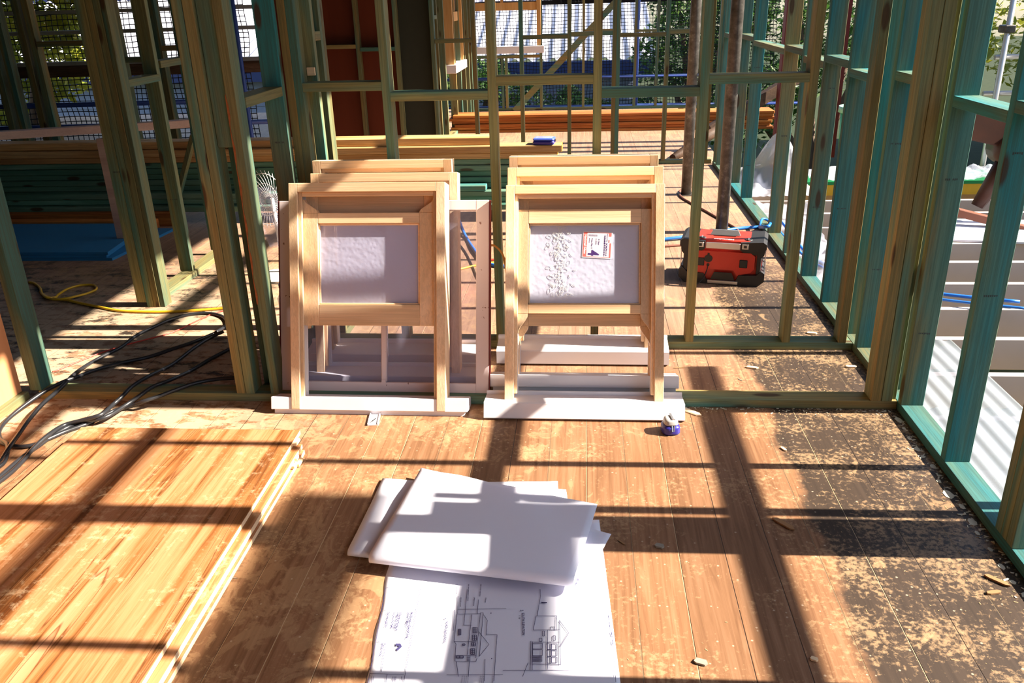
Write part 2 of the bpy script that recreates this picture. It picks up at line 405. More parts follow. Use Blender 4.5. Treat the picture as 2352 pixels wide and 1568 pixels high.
T = 0.037   # stud thickness
D = 0.088   # stud depth
ZP = 0.037
def wall(name, label):
    o = empty(name); o['kind'] = 'structure'; o['label'] = label; return o
def stud(parent, x0, x1, y0, y1, z0=ZP, z1=2.70, mat=None, lab=None):
    mat = mat or PINE['z']
    o = MB().box(x0, x1, y0, y1, z0, z1, bev=0.0015).build('stud', mat, parent, origin=((x0 + x1) / 2, (y0 + y1) / 2, z0))
    if lab: o['label'] = lab
    return o
def member(name, parent, x0, x1, y0, y1, z0, z1, mat, lab=None):
    o = MB().box(x0, x1, y0, y1, z0, z1, bev=0.0015).build(name, mat, parent, origin=((x0 + x1) / 2, (y0 + y1) / 2, z0))
    if lab: o['label'] = lab
    return o
STAMP = flat('grey_ink_stamp', (0.05, 0.06, 0.06), 0.8)
def stamp(parent, x, y, z, w=0.045, face='y'):
    mb = MB(); n = 7
    for k in range(n):
        a = x - w / 2 + w * k / n
        if random.random() < 0.85: mb.box(a, a + w / n * 0.6, y - 0.0004, y, z - 0.003 * random.random() - 0.002, z + 0.003)
    mb.build('ink_stamp', STAMP, parent)

# right wall, running away from the camera
WR = wall('wall_right', 'long right-hand wall frame of teal treated pine studs open to the deck')
RX0, RX1 = 1.283, 1.370
member('bottom_plate', WR, RX0, RX1, -1.0, 8.50, 0, ZP, PTEAL['y'])
member('top_plate', WR, RX0, RX1, -1.0, 8.50, 2.70, 2.74, PTEAL['y'])
ry = [-0.4, 0.15, 0.62, 1.12, 1.62, 2.17, 2.207, 2.244, 2.675, 3.116, 3.262, 3.713, 3.885, 4.339, 4.791, 5.267, 5.755, 6.84, 7.43, 8.266, 8.42]
for y in ry:
    st_ = stud(WR, RX0, RX1, y, y + T, mat=PTEAL['z'] if (int(y * 100) % 5) else PINE['z'])
for y, z in ((2.675, 0.62), (3.713, 0.95), (4.339, 0.55), (4.791, 1.1), (5.755, 0.7), (6.84, 0.35), (2.675, 1.05), (4.791, 0.42), (3.116, 0.9)):
    pass
for (ya, yb, z) in ((2.712, 3.116, 1.205), (3.30, 3.713, 1.24), (3.923, 4.339, 1.20), (4.376, 4.791, 1.235), (4.828, 5.267, 1.20), (5.304, 5.755, 1.235),
                    (5.792, 6.84, 1.21), (6.877, 7.43, 1.235), (7.467, 8.266, 1.21), (2.281, 2.675, 1.24), (1.657, 2.17, 1.205), (1.157, 1.62, 1.24), (0.657, 1.12, 1.205), (0.187, 0.62, 1.24)):
    member('noggin', WR, RX0, RX1, ya, yb, z, z + T, PTEAL['y'])
# front wall across the room (plate only through the wide opening)
WA = wall('wall_front', 'wall frame nearest the camera with a low bottom plate running behind the leaning windows')
AY0, AY1 = 3.150, 3.238
member('bottom_plate', WA, -2.41, RX0 - 0.002, AY0, AY1, 0, ZP, PINE['x'])
member('top_plate', WA, -2.41, RX0 - 0.002, AY0, AY1, 2.70, 2.74, PINE['x'])
for x in (1.178, 1.178 + T + .001, 1.178 + 2 * T + .002):
    pass
stud(WA, 1.175, 1.216, AY0, AY1, mat=PINE['z']); stud(WA, 1.218, 1.259, AY0, AY1, mat=PINE['z'])
stud(WA, 1.262, 1.2815, AY0 + 0.02, AY1, mat=PINE['z'])
stud(WA, -1.498, -1.459, AY0, AY1, lab='left-hand stud of the double stud beside the leaning windows')
stud(WA, -1.457, -1.417, AY0, AY1)
stud(WA, -1.345, -1.308, AY0, AY1, lab='bark-edged stud just left of the old white window sash')
member('packer', WA, -1.415, -1.347, AY0 + 0.02, AY0 + 0.055, 1.09, 2.70, PTEAL['z'])
stud(WA, -2.452, -2.398, AY0 + 0.005, AY1 + .01)
# bark strip along the bark-edged stud
mb = MB(); random.seed(3)
pts = [(-1.3465 + 0.001 * math.sin(z * 9), AY0 - 0.0005, z) for z in [0.45 + 0.04 * k for k in range(22)]]
for i in range(21):
    a, b = pts[i], pts[i + 1]; wa, wb = 0.006 + 0.004 * math.sin(i * 1.7), 0.006 + 0.004 * math.sin((i + 1) * 1.7)
    mb.quad((a[0], a[1] - .0006, a[2]), (a[0] + wa, a[1] - .0006, a[2]), (b[0] + wb, b[1] - .0006, b[2]), (b[0], b[1] - .0006, b[2]))
bk = mb.build('bark_strip', flat('red_brown_bark', (0.26, 0.09, 0.03), 0.9, var=0.5, scale=60), WA); bk['label'] = 'red-brown strip of bark left on the stud edge'

# short side wall between front and middle walls
WC = wall('wall_center_left', 'short return wall frame with a sunlit noggin left of the stacked windows')
member('bottom_plate', WC, -1.415, -1.328, AY1 + 0.002, 3.766, 0, ZP, PINE['y'])
stud(WC, -1.415, -1.350, AY1 + 0.022, AY1 + 0.06, mat=PTEAL['z'])
stud(WC, -1.417, -1.329, 3.728, 3.766, mat=PTEAL['z'], lab='teal wide-faced stud at the far end of the sunlit noggin')
member('noggin', WC, -1.415, -1.329, AY1 + 0.06, 3.728, 1.222, 1.262, PINE['y'], 'short noggin glowing in direct sun')

# middle wall
WB = wall('wall_middle', 'middle wall frame with staggered noggins that the windows lean against')
BY0, BY1 = 3.769, 3.857
member('bottom_plate', WB, -1.325, RX0 - 0.002, BY0, BY1, 0, ZP, PINE['x'])
member('top_plate', WB, -1.325, RX0 - 0.002, BY0, BY1, 2.70, 2.74, PINE['x'])
for x in (-1.325, -1.288, -0.893, -0.421, 0.040, 0.497, 0.953, 1.215, 1.244):
    if x == 1.244: continue
    stud(WB, x, x + T, BY0, BY1)
for xa, xb, z in ((-1.251, -0.893, 1.232), (-0.856, -0.421, 1.185), (-0.384, 0.040, 1.243), (0.077, 0.497, 1.183), (0.534, 0.953, 1.232)):
    member('noggin', WB, xa, xb, BY0, BY1, z, z + T + 0.002, PINE['x'])
# wall running back from the middle wall, wide faces to the camera
WD = wall('wall_center_back', 'side wall frame behind the middle wall with sunlit stud edges')
member('bottom_plate', WD, -1.298, -1.210, 3.86, 4.3, 0, ZP, PINE['y'])
for y in (3.872, 3.99, 4.028):
    stud(WD, -1.298, -1.210, y, y + T)
member('noggin', WD, -1.298, -1.210, 3.910, 3.989, 1.44, 1.48, PINE['y'])
member('packer', WD, -1.252, -1.215, 3.859, 3.871, 1.295, 1.33, BLOND['x'], 'packer block tucked above the noggin, sunlit look put into its pale timber')  # pale timber stands in for sunlight on this block
# left side wall with the tripled post
WL = wall('wall_left', 'left-hand wall frame with a tripled stud post and a sunlit bottom plate')
member('bottom_plate', WL, -2.560, -2.466, 4.42, 5.62, 0, ZP, PINE['y'])
stud(WL, -2.564, -2.508, 4.33, 4.368, z0=0.03); stud(WL, -2.506, -2.468, 4.33, 4.418, z0=0.0); stud(WL, -2.466, -2.430, 4.33, 4.418, z0=0); stud(WL, -2.428, -2.40, 4.332, 4.416, z0=0)
stud(WL, -2.565, -2.483, 4.897, 4.937); stud(WL, -2.568, -2.49, 5.375, 5.415)
member('noggin', WL, -2.56, -2.47, 4.418, 4.897, 1.20, 1.24, PINE['y']); member('noggin', WL, -2.56, -2.47, 4.937, 5.375, 1.27, 1.31, PINE['y'])
member('bottom_plate', WL, -2.53, -2.455, -3.4, 3.148, 0, ZP, PINE['y'])
for y in (1.6, 2.1, 2.6): stud(WL, -2.60, -2.505, y, y + T)
op = MB().box(-2.50, -2.484, -3.4, 3.145, 0.038, 2.7).build('ply_lining', ORPLY, WL); op['label'] = 'orange plywood lining sheet in the sun'

# rear wall with dark ply bracing at its left half
WE = wall('wall_rear', 'rear wall frame in shade, red-brown ply behind its left bays')
EY0 = 8.55
member('bottom_plate', WE, -3.3, 1.28, EY0, EY0 + D, 0, ZP, PINE['x'])
for x in (-3.10, -2.86, -2.25, -1.86, -1.50, -1.095, -0.632, -0.163, 0.272, 0.309, 0.78, 1.2):
    stud(WE, x, x + T, EY0, EY0 + D, z1=3.2)
for xa, xb, z in ((-2.82, -2.25, 1.17), (-2.21, -1.86, 1.14), (-1.46, -1.095, 1.20), (-0.595, -0.163, 1.215), (-0.126, 0.272, 1.235), (0.346, 0.78, 1.215), (0.817, 1.2, 1.24)):
    member('noggin', WE, xa, xb, EY0, EY0 + D, z, z + T, PINE['x'])
MB().box(-3.12, -1.88, EY0 + D + .002, EY0 + D + .014, 0, 3.2).build('ply_bracing', REDPLY, WE)
MB().box(-1.86, -1.48, EY0 + D + .002, EY0 + D + .014, 0, 3.2).build('ply_bracing', flat('dark_building_wrap', (0.03, 0.035, 0.025), 0.7), WE)

# wall going further back at the left, window in it
WG = wall('wall_back_left', 'far side wall frame seen edge-on with sunlight between its studs')
for k, y in enumerate((8.75, 9.2, 9.65, 10.1, 10.9, 11.35, 11.8, 12.2, 12.5, 12.6)):
    stud(WG, -1.70, -1.61, y, y + T, z1=3.2)
member('bottom_plate', WG, -1.70, -1.61, 8.70, 12.7, 0, ZP, PINE['y'])
member('noggin', WG, -1.70, -1.61, 8.79, 9.2, 1.33, 1.37, PINE['y']); member('noggin', WG, -1.70, -1.61, 9.24, 9.65, 1.40, 1.44, PINE['y'])
# far outer wall with brace
WF = wall('wall_far', 'far outer wall frame with a diagonal brace and a new timber window')
member('bottom_plate', WF, -1.9, 2.2, 13.0, 13.09, 0, ZP, PINE['x'])
for x in (-1.86, -1.82, -1.24, -1.18, -0.66, -0.03, 0.44, 0.73, 1.05, 1.6, 1.95):
    lowz = (-1.7 < x < -0.7)
    if lowz and x not in (-1.24,):
        stud(WF, x, x + T, 13.0, 13.09, z1=0.76)
    elif x == -1.24: stud(WF, x, x + T, 13.0, 13.09, z1=0.76)
    else: stud(WF, x, x + T, 13.0, 13.09, z1=3.2)
member('noggin', WF, -1.80, -0.66, 13.0, 13.09, 0.76, 0.80, PINE['x'])
for xa, xb, z in ((-0.62, -0.03, 1.05), (0.01, 0.44, 1.10), (0.48, 0.73, 1.02), (0.77, 1.05, 1.08), (1.09, 1.6, 1.04)):
    member('noggin', WF, xa, xb, 13.0, 13.09, z, z + 0.035, PINE['x'])
MB().bar((-1.05, 12.985, 0.0), (1.35, 12.985, 2.4), 0.03, 0.09).build('diagonal_brace', PINE['x'], WF)

# left far outer wall, dark
WH = wall('wall_far_left', 'dark outer wall frame at the far left with netting beyond')
member('bottom_plate', WH, -8.5, -3.35, 7.50, 7.59, 0, ZP, PINE['x'])
for x in (-8.2, -7.6, -7.0, -6.4, -5.9, -5.33, -5.22, -5.02, -4.93, -4.28, -4.15, -3.78, -3.40):
    stud(WH, x, x + 0.06, 7.50, 7.59, z1=3.2)
for xa, xb, z in ((-8.14, -7.6, 1.2), (-7.54, -7.0, 1.16), (-4.87, -4.28, 1.30), (-4.09, -3.78, 1.15), (-3.72, -3.4, 1.24)):
    member('noggin', WH, xa, xb, 7.50, 7.59, z, z + 0.045, PINE['x'])

random.seed(21)
for y, z in ((2.675, 0.66), (3.713, 0.98), (3.713, 0.42), (4.339, 0.55), (4.791, 1.10), (5.755, 0.70), (6.84, 0.30), (6.84, 1.05), (2.675, 1.12), (4.791, 0.45), (3.116, 0.95), (7.43, 0.6), (3.116, 0.35)):
    stamp(WR, 1.326, y - 0.0004, z)
stamp(WL, -2.52, 4.3296, 0.78); stamp(WC, -1.372, 3.7276, 1.02); stamp(WL, -2.52, 4.8966, 0.5)

# ------------------------------------------------------------------ WINDOW UNITS (leaning)
def prof_horn(mb, x0, x1, y0, y1, ztop, zbot, flip=False, side=1):
    """curved sash horn: a small prism hanging from ztop down to zbot"""
    L = x1 - x0; pts = []
    n = 8
    outer = x0 if side > 0 else x1; inner = x1 if side > 0 else x0
    pts.append((outer, ztop)); pts.append((outer, zbot))
    for k in range(n + 1):
        t = k / n
        s_ = 0.5 - 0.5 * math.cos(PI * t)
        pts.append((outer + (inner - outer) * (0.25 + 0.75 * s_), zbot + (ztop - zbot) * t))
    mb.prism(pts, y0, y1, lambda p, h: (p[0], h, p[1]))
def window_unit(name, label, loc, lean, rz, W=0.65, H=0.965, kind='upper', sill_over=0.09, glass=None, sash=True, group='new double-hung windows leaning against the wall frame', sill_lift=0.0):
    t = empty(name, loc, (-math.radians(lean), 0, rz)); tag(t, label, 'window', group, 'thing')
    w = W / 2; j = 0.037; Dp = 0.105; jb = 0.0 if kind == 'upper' else 0.034
    # sill
    s = MB()
    if kind == 'upper':
        s.box(-w - sill_over, w + sill_over, 0.0, Dp + 0.02, 0.022, 0.075, bev=0.002)
        s.box(-w - sill_over + 0.012, w + sill_over - 0.012, 0.012, Dp, 0.0, 0.022)
    else:
        s.prism([(0.0, 0.006), (0.0, 0.066), (0.004, 0.070), (Dp, 0.096), (Dp, 0.112), (Dp + 0.02, 0.112), (Dp + 0.02, 0.02), (0.02, 0.0)], -w - sill_over, w + sill_over, lambda p, h: (h, p[0], p[1]))
    s.build('sill', WHITEP, t)['label'] = 'white primed sill with projecting ends'
    z0 = 0.045 if kind == 'upper' else 0.078
    for sg in (-1, 1):
        a, b = (-w, -w + j) if sg < 0 else (w - j, w)
        MB().box(a, b, jb if kind != 'upper' else -0.003, Dp, z0 - (0.02 if kind == 'upper' else 0), H, bev=0.0015).build('jamb', BLOND['z'], t)
        c = (b, b + 0.014) if sg < 0 else (a - 0.014, a)
        MB().box(c[0], c[1], jb + 0.012, jb + 0.026, z0 + .025, H - j, bev=0.002).build('stop_bead', BLOND['z'], t)
        MB().box(c[0], c[1], jb + 0.062, jb + 0.070, z0 + .025, H - j).build('parting_bead', WHITEP, t)
    MB().box(-w + j, w - j, (jb if kind != 'upper' else -0.003) + 0.0, Dp, H - j, H, bev=0.0015).build('head', BLOND['x'], t)
    MB().box(-w + j + .014, w - j - .014, jb + 0.012, jb + 0.026, H - j - 0.016, H - j, bev=0.002).build('stop_bead', BLOND['x'], t)
    if not sash: return t
    def mk_sash(y0, zt, zb, hornup, rail_t, rail_b, pane, sw):
        e = empty('sash', (0, 0, 0), parent=t)
        x0, x1 = -w + j + 0.004, w - j - 0.004; y1 = y0 + 0.034
        for sg in (-1, 1):
            mb = MB()
            a, b = (x0, x0 + sw) if sg < 0 else (x1 - sw, x1)
            mb.box(a, b, y0, y1, zb, zt, bev=0.002)
            if hornup: # horns above the top rail
                L = 0.055
                pts = [(a, zt), (b, zt)] if sg < 0 else [(b, zt), (a, zt)]
                outer, inner = (a, b) if sg < 0 else (b, a)
                poly = [(outer, zt), (outer, zt + L)] + [(outer + (inner - outer) * (0.2 + 0.8 * (0.5 - 0.5 * math.cos(PI * k / 8))), zt + L * (1 - k / 8)) for k in range(9)]
                mb.prism(poly, y0, y1, lambda p, h: (p[0], h, p[1]))
            else:
                L = 0.08; outer, inner = (a, b) if sg < 0 else (b, a)
                poly = [(outer, zb), (outer, zb - L)] + [(outer + (inner - outer) * (0.2 + 0.8 * (0.5 - 0.5 * math.cos(PI * k / 8))), zb - L * (1 - k / 8)) for k in range(9)]
                mb.prism(poly, y0, y1, lambda p, h: (p[0], h, p[1]))
            mb.build('stile', BLOND['z'], e)
        MB().box(x0 + sw, x1 - sw, y0, y1, zt - rail_t, zt, bev=0.002).build('rail', BLOND['x'], e)
        MB().box(x0 + sw, x1 - sw, y0, y1, zb, zb + rail_b, bev=0.002).build('rail', BLOND['x'], e)
        bd = MB()
        gx0, gx1, gz0, gz1 = x0 + sw, x1 - sw, zb + rail_b, zt - rail_t
        for (p, q, r, u) in ((gx0, gx0 + .007, gz0, gz1), (gx1 - .007, gx1, gz0, gz1), (gx0, gx1, gz0, gz0 + .007), (gx0, gx1, gz1 - .007, gz1)):
            bd.box(p, q, y0 + 0.008, y0 + 0.016, r, u, bev=0.002)
        bd.build('glazing_bead', BLOND['x'], e)
        MB().box(gx0, gx1, y0 + 0.018, y0 + 0.022, gz0, gz1).build('glass_pane', pane, e)
        return e
    if kind == 'upper':
        e = mk_sash(0.030, 0.845, 0.376, True, 0.044, 0.088, glass, 0.072)
        mk_sash(0.070, H - 0.045, 0.44, False, 0.085, 0.045, GLASS_CLR, 0.06)
    else:
        mk_sash(jb + 0.028, 0.868, 0.435, False, 0.058, 0.038, glass, 0.052)
        mk_sash(jb + 0.066, H - 0.04, 0.385, False, 0.065, 0.05, GLASS_CLR, 0.05)
    return t

cxL = -0.895; cxR = 0.008
R3 = window_unit('sash_window', 'blond timber window at the back of the right pile, white sill nearest the middle wall', (-0.001, 3.555, 0.004), 5.0, 0.0, kind='lower', sill_over=0.075, glass=GLASS_OBS2, H=0.955)
R2 = window_unit('sash_window', 'blond timber window in the middle of the right-hand pile, lip of its sill upside down', (0.006, 3.19, 0.040), 19.5, 0.0, kind='upper', sill_over=0.075, glass=GLASS_OBS2, H=0.95)
R1 = window_unit('sash_window', 'blond window at the front of the right pile, red and white sticker on frosted glass', (0.006, 3.005, 0.006), 22.8, 0.0, kind='lower', glass=GLASS_OBS, sill_over=0.082)
L3 = window_unit('sash_window', 'blond timber window at the back of the left-hand pile, its top edge showing highest', (-0.895, 3.50, 0.005), 7.5, 0.0, W=0.63, kind='lower', glass=GLASS_OBS2, H=0.955)
L2 = window_unit('sash_window', 'blond timber window standing behind the old white sash in the left-hand pile', (-0.865, 3.265, 0.0), 15.5, 0.0, W=0.65, kind='lower', glass=GLASS_OBS2, H=0.955)
L1 = window_unit('sash_window', 'blond window at the front of the left-hand pile, rippled glass showing a red reflection', (-0.890, 3.028, 0.0), 18.8, -0.006, kind='upper', glass=GLASS_OBS2, W=0.655)

# glazier's sticker on the front right window
def win_local(u, v, y=0.0): return Vector((u, y, v))
ST_R = flat('sticker_red_ink', (0.85, 0.16, 0.14), 0.5, var=0.03); ST_W = flat('sticker_white_paper', (0.82, 0.78, 0.82), 0.5, var=0.03); ST_K = flat('sticker_purple_ink', (0.07, 0.03, 0.16), 0.5)
sp_y = 0.034 + 0.028 + 0.0165
stk = empty('glazing_sticker', (0, 0, 0), parent=R1); stk['label'] = 'red and white glass supplier sticker with a large 4'
SM = Matrix.Translation((0.053, sp_y, 0.722)) @ Matrix.Rotation(math.radians(3.0), 4, 'Y')
# sticker local: a = down the sticker (reading direction), b = to the right (letter tops)
def SP(a, b, lift=0.0): return SM @ Vector((b - 0.061, -lift, 0.055 - a))
def srect(mb, a0, a1, b0, b1, lift): mb.quad(SP(a0, b0, lift), SP(a0, b1, lift), SP(a1, b1, lift), SP(a1, b0, lift))
mb = MB(); mb.box(-0.061, 0.061, 0, 0.0008, -0.055, 0.055, SM); mb.build('sticker_paper', ST_W, stk)
mb = MB(); l = 0.0004
srect(mb, 0.004, 0.106, 0.003, 0.018, l); srect(mb, 0.004, 0.0055, 0.003, 0.118, l); srect(mb, 0.1045, 0.106, 0.003, 0.118, l)
srect(mb, 0.004, 0.018, 0.107, 0.118, l); srect(mb, 0.032, 0.044, 0.107, 0.111, l); srect(mb, 0.046, 0.106, 0.112, 0.118, l)
mb.build('sticker_red_print', ST_R, stk)
mb = MB(); text_along(mb, 'National Glass', SP(0.014, 0.0065, 2 * l), SP(0.094, 0.0065, 2 * l), SP(0, 1) - SP(0, 0)); mb.build('sticker_title', ST_W, stk)
mb = MB()
up = SP(0, 1) - SP(0, 0)
text_along(mb, '4', SP(0.078, 0.026, l), SP(0.101, 0.026, l), up, hscale=1.35)
text_along(mb, '9C4674112.4', SP(0.046, 0.096, l), SP(0.100, 0.096, l), up)
text_along(mb, 'National Glass', SP(0.007, 0.099, l), SP(0.042, 0.099, l), up)
text_along(mb, '331x418', SP(0.018, 0.088, l), SP(0.05, 0.088, l), up)
text_along(mb, 'Trans Plus 11', SP(0.028, 0.036, l), SP(0.072, 0.036, l), up)
text_along(mb, '84/92/25', SP(0.028, 0.026, l), SP(0.048, 0.026, l), up)
text_along(mb, '11.10/16', SP(0.028, 0.053, l), SP(0.054, 0.053, l), up)
text_along(mb, '5 Clear', SP(0.03, 0.064, l), SP(0.056, 0.064, l), up)
for k in range(30):
    a = 0.012 + k * 0.0031
    if a < 0.10: srect(mb, a, a + 0.0012 + 0.0014 * ((k * 7) % 3) / 2, 0.0885, 0.0935, l)
mb.build('sticker_ink', ST_K, stk)
mb = MB()
for k in range(12): srect(mb, 0.012, 0.0205, 0.024 + k * 0.0031, 0.024 + k * 0.0031 + 0.0015, l)
mb.build('sticker_stamp', flat('sticker_grey_ink', (0.4, 0.34, 0.44), 0.5), stk)
# pale putty smears on the frosted glass
mb = MB(); random.seed(11)
for k in range(95):
    v_ = random.uniform(0.49, 0.80); u_ = -0.105 + random.gauss(0, 0.020) + (0.05 * random.random() if random.random() < 0.35 else 0)
    r = random.uniform(0.003, 0.0085); ang = random.uniform(0, PI); pts = []
    for i in range(9):
        th = 2 * PI * i / 8
        pts.append((u_ + r * math.cos(th) * math.cos(ang) - r * 1.8 * math.sin(th) * math.sin(ang), sp_y - 0.0004, v_ + r * math.cos(th) * math.sin(ang) + r * 1.8 * math.sin(th) * math.cos(ang)))
    mb.tube(pts, 0.0005, 4, cap=False)
mb.build('putty_smears', flat('dried_putty', (0.85, 0.85, 0.8), 0.6), R1)

# old white painted sash between the left-hand windows
OLD = empty('old_window_sash', (-0.856, 3.175, 0.004), (-math.radians(19.0), 0, -0.01))
tag(OLD, 'old white sash with peeling paint and a centre bar, caught behind the front left window', 'window', None, 'thing')
def mat_peel():
    M = Mat('peeling_white_paint', 0.6)
    n = M.noise(M.pos((1, 1, 1)), 22, 6, 0.7)
    ge = M.node('ShaderNodeTexCoord')
    M.color(M.mix(M.ramp(n, [(0.66, 0.0), (0.68, 1.0)]), (0.72, 0.60, 0.60), (0.24, 0.12, 0.09))); return M.m
PEEL = mat_peel(); MAROON = flat('maroon_edge_paint', (0.16, 0.03, 0.03), 0.6)
ow, oh = 0.457, 0.855
for x0, x1 in ((-ow, -ow + 0.055), (ow - 0.055, ow)):
    MB().box(x0, x1, 0, 0.036, 0.0, oh, bev=0.002).build('stile', PEEL, OLD)
MB().box(-ow + .055, ow - .055, 0, 0.036, 0.0, 0.075, bev=0.002).build('rail', PEEL, OLD)
MB().box(-ow + .055, ow - .055, 0, 0.036, oh - 0.042, oh, bev=0.002).build('rail', PEEL, OLD)
MB().box(-0.012, 0.012, 0.004, 0.034, 0.075, oh - 0.042, bev=0.004).build('glazing_bar', PEEL, OLD)
MB().box(ow + .0005, ow + 0.006, 0.002, 0.036, 0, oh).build('side_edge', MAROON, OLD); MB().box(-ow - 0.006, -ow - .0005, 0.002, 0.036, 0, oh).build('side_edge', MAROON, OLD)
MB().box(-ow + .055, -0.012, 0.017, 0.02, 0.075, oh - 0.042).build('glass_pane', GLASS_CLR, OLD)
MB().box(0.012, ow - .055, 0.017, 0.02, 0.075, oh - 0.042).build('glass_pane', GLASS_CLR, OLD)
prof = MB(); prof.prism([(-0.022, 0.045), (0.022, 0.045), (0.020, 0.052), (0.012, 0.060), (0.008, 0.085), (-0.008, 0.085), (-0.012, 0.060), (-0.020, 0.052)], -0.002, 0.0, lambda p, h: (p[0], h, p[1]))
prof.build('bar_foot', PEEL, OLD)

# offcut under left window, tape measure, rope
o = MB().box(-0.022, 0.022, -0.045, 0.06, 0.0, 0.004).box(-0.022, -0.018, -0.045, 0.06, 0.004, 0.009).box(0.018, 0.022, -0.045, 0.06, 0.004, 0.009)
p = FL(858, 968)
o = o.build('trim_offcut', WHITEP); o.location = (p.x, p.y + 0.01, 0.0005); o.rotation_euler[2] = 0.12
tag(o, 'short white painted trim offcut poking out under the front left window', 'offcut')
n_ = MB().bar((-0.004, -0.03, 0.012), (0.008, -0.005, 0.012), 0.003, 0.003).build('nail', BLACKP, o)

tp = FL(1538, 1000)
TP = empty('tape_measure', (tp.x + 0.005, tp.y + 0.035, 0.0), (0, 0, 0.12)); tag(TP, 'blue and clear tape measure with a metal clip, on the floor by the right sill', 'tape measure')
BLUEP = flat('dark_blue_plastic', (0.035, 0.03, 0.26), 0.25, 0.6); CLRP = flat('smoky_clear_plastic', (0.42, 0.40, 0.38), 0.2, 0.6)
def rounded(mb, hx, hy, z0, z1, e=3.0, n=28, taper=0.85, rings=7):
    vs = []
    for r in range(rings + 1):
        t = r / rings; z = z0 + (z1 - z0) * t; k = 1 - (1 - taper) * t - 0.25 * max(0, (t - 0.75) / 0.25) ** 2 - 0.12 * max(0, (0.15 - t) / 0.15)
        ring = []
        for i in range(n):
            th = 2 * PI * i / n; c, s_ = math.cos(th), math.sin(th)
            ring.append(mb.bm.verts.new((hx * k * math.copysign(abs(c) ** (2 / e), c), hy * k * math.copysign(abs(s_) ** (2 / e), s_), z)))
        vs.append(ring)
    for a, b in zip(vs, vs[1:]):
        for i in range(n): mb.bm.faces.new((a[i], a[(i + 1) % n], b[(i + 1) % n], b[i])).smooth = True
    mb.bm.faces.new(vs[0][::-1]); mb.bm.faces.new(vs[-1])
b_ = MB(); rounded(b_, 0.037, 0.04, 0.0, 0.038, taper=0.93); b_.build('lower_case', BLUEP, TP)
b_ = MB(); rounded(b_, 0.030, 0.033, 0.0385, 0.062, taper=0.8); b_.build('upper_case', CLRP, TP)['label'] = 'smoky clear upper half'
b_ = MB()
b_.bar((0.002, 0.025, 0.066), (0.004, -0.022, 0.064), 0.008, 0.003).bar((0.0, -0.018, 0.063), (0.000, -0.042, 0.02), 0.004, 0.003).bar((0.012, -0.018, 0.063), (0.006, -0.042, 0.02), 0.004, 0.003)
b_.build('belt_clip', ALU, TP)

# ------------------------------------------------------------------ PLYWOOD / CLADDING SHEETS
EDGE = flat('pale_sheet_edge', (0.86, 0.62, 0.38), 0.6, var=0.1)
cR = [(-1.085, 2.765), (-1.055, 1.00)]; xl = -1.985
sheets = [(0.000, -1.060, 2.71), (0.0185, -1.068, 2.665), (0.037, -1.058, 2.69), (0.0555, -1.088, 2.765)]
for k, (z, xr, yf) in enumerate(sheets):
    lab = ['lowest orange plywood sheet of the pile on the floor', 'second orange plywood sheet up from the floor in the pile', 'orange plywood sheet just beneath the top one in the pile', 'top orange plywood sheet with dark streaked grain, shadow bars across it'][k]
    sh = MB()
    poly = [(xl + 0.004 * k, yf - 0.004), (xr, yf), (xr + 0.045, -0.6), (xl + 0.10, -0.6)]
    sh.prism(poly, z + 0.0005, z + 0.018, lambda p, h: (p[0], p[1], h))
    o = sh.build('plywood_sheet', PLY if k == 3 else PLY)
    tag(o, lab, 'plywood sheet', 'plywood sheets piled on the floor')
    e = MB()
    # stepped rebated end at the far right corner
    e.box(xr - 0.001, xr + 0.012 + 0.006 * (k % 2), yf - 0.10, yf - 0.055 - 0.01 * (k % 3), z + 0.004, z + 0.014)
    e.build('edge_tongue', EDGE, o)
    ed = MB(); a = Vector((xr + 0.0008, yf, 0)); b = Vector((xr + 0.0458, -0.6, 0))
    ed.quad((a.x, a.y, z + .001), (b.x, b.y, z + .001), (b.x, b.y, z + .0172), (a.x, a.y, z + .0172)); ed.build('sheet_edge', EDGE, o)

# ------------------------------------------------------------------ PLANS
def mat_paper():
    M = Mat('white_plan_paper', 0.75, 0.15)
    n = M.noise(M.pos((1, 1, 1)), 6, 3)
    M.color(M.mix(n, (0.84, 0.84, 0.95), (0.87, 0.87, 0.97)))
    tl = M.node('ShaderNodeBsdfTranslucent'); tl.inputs[0].default_value = (0.8, 0.78, 0.88, 1)
    mx = M.node('ShaderNodeMixShader'); mx.inputs[0].default_value = 0.18
    M.lk(M.b.outputs[0], mx.inputs[1]); M.lk(tl.outputs[0], mx.inputs[2]); M.lk(mx.outputs[0], M.n['Material Output'].inputs[0])
    return M.m
PAPER = mat_paper(); INK = flat('blue_grey_print_ink', (0.045, 0.04, 0.12), 0.7); INKF = flat('faint_print_ink', (0.045, 0.04, 0.12), 0.7)
base_z = 0.0015
def pl(x, y, z=base_z): return FL(x, y, z)
A = [FL(893, 1300), FL(1385, 1262), FL(1425, 1568), FL(840, 1568)]
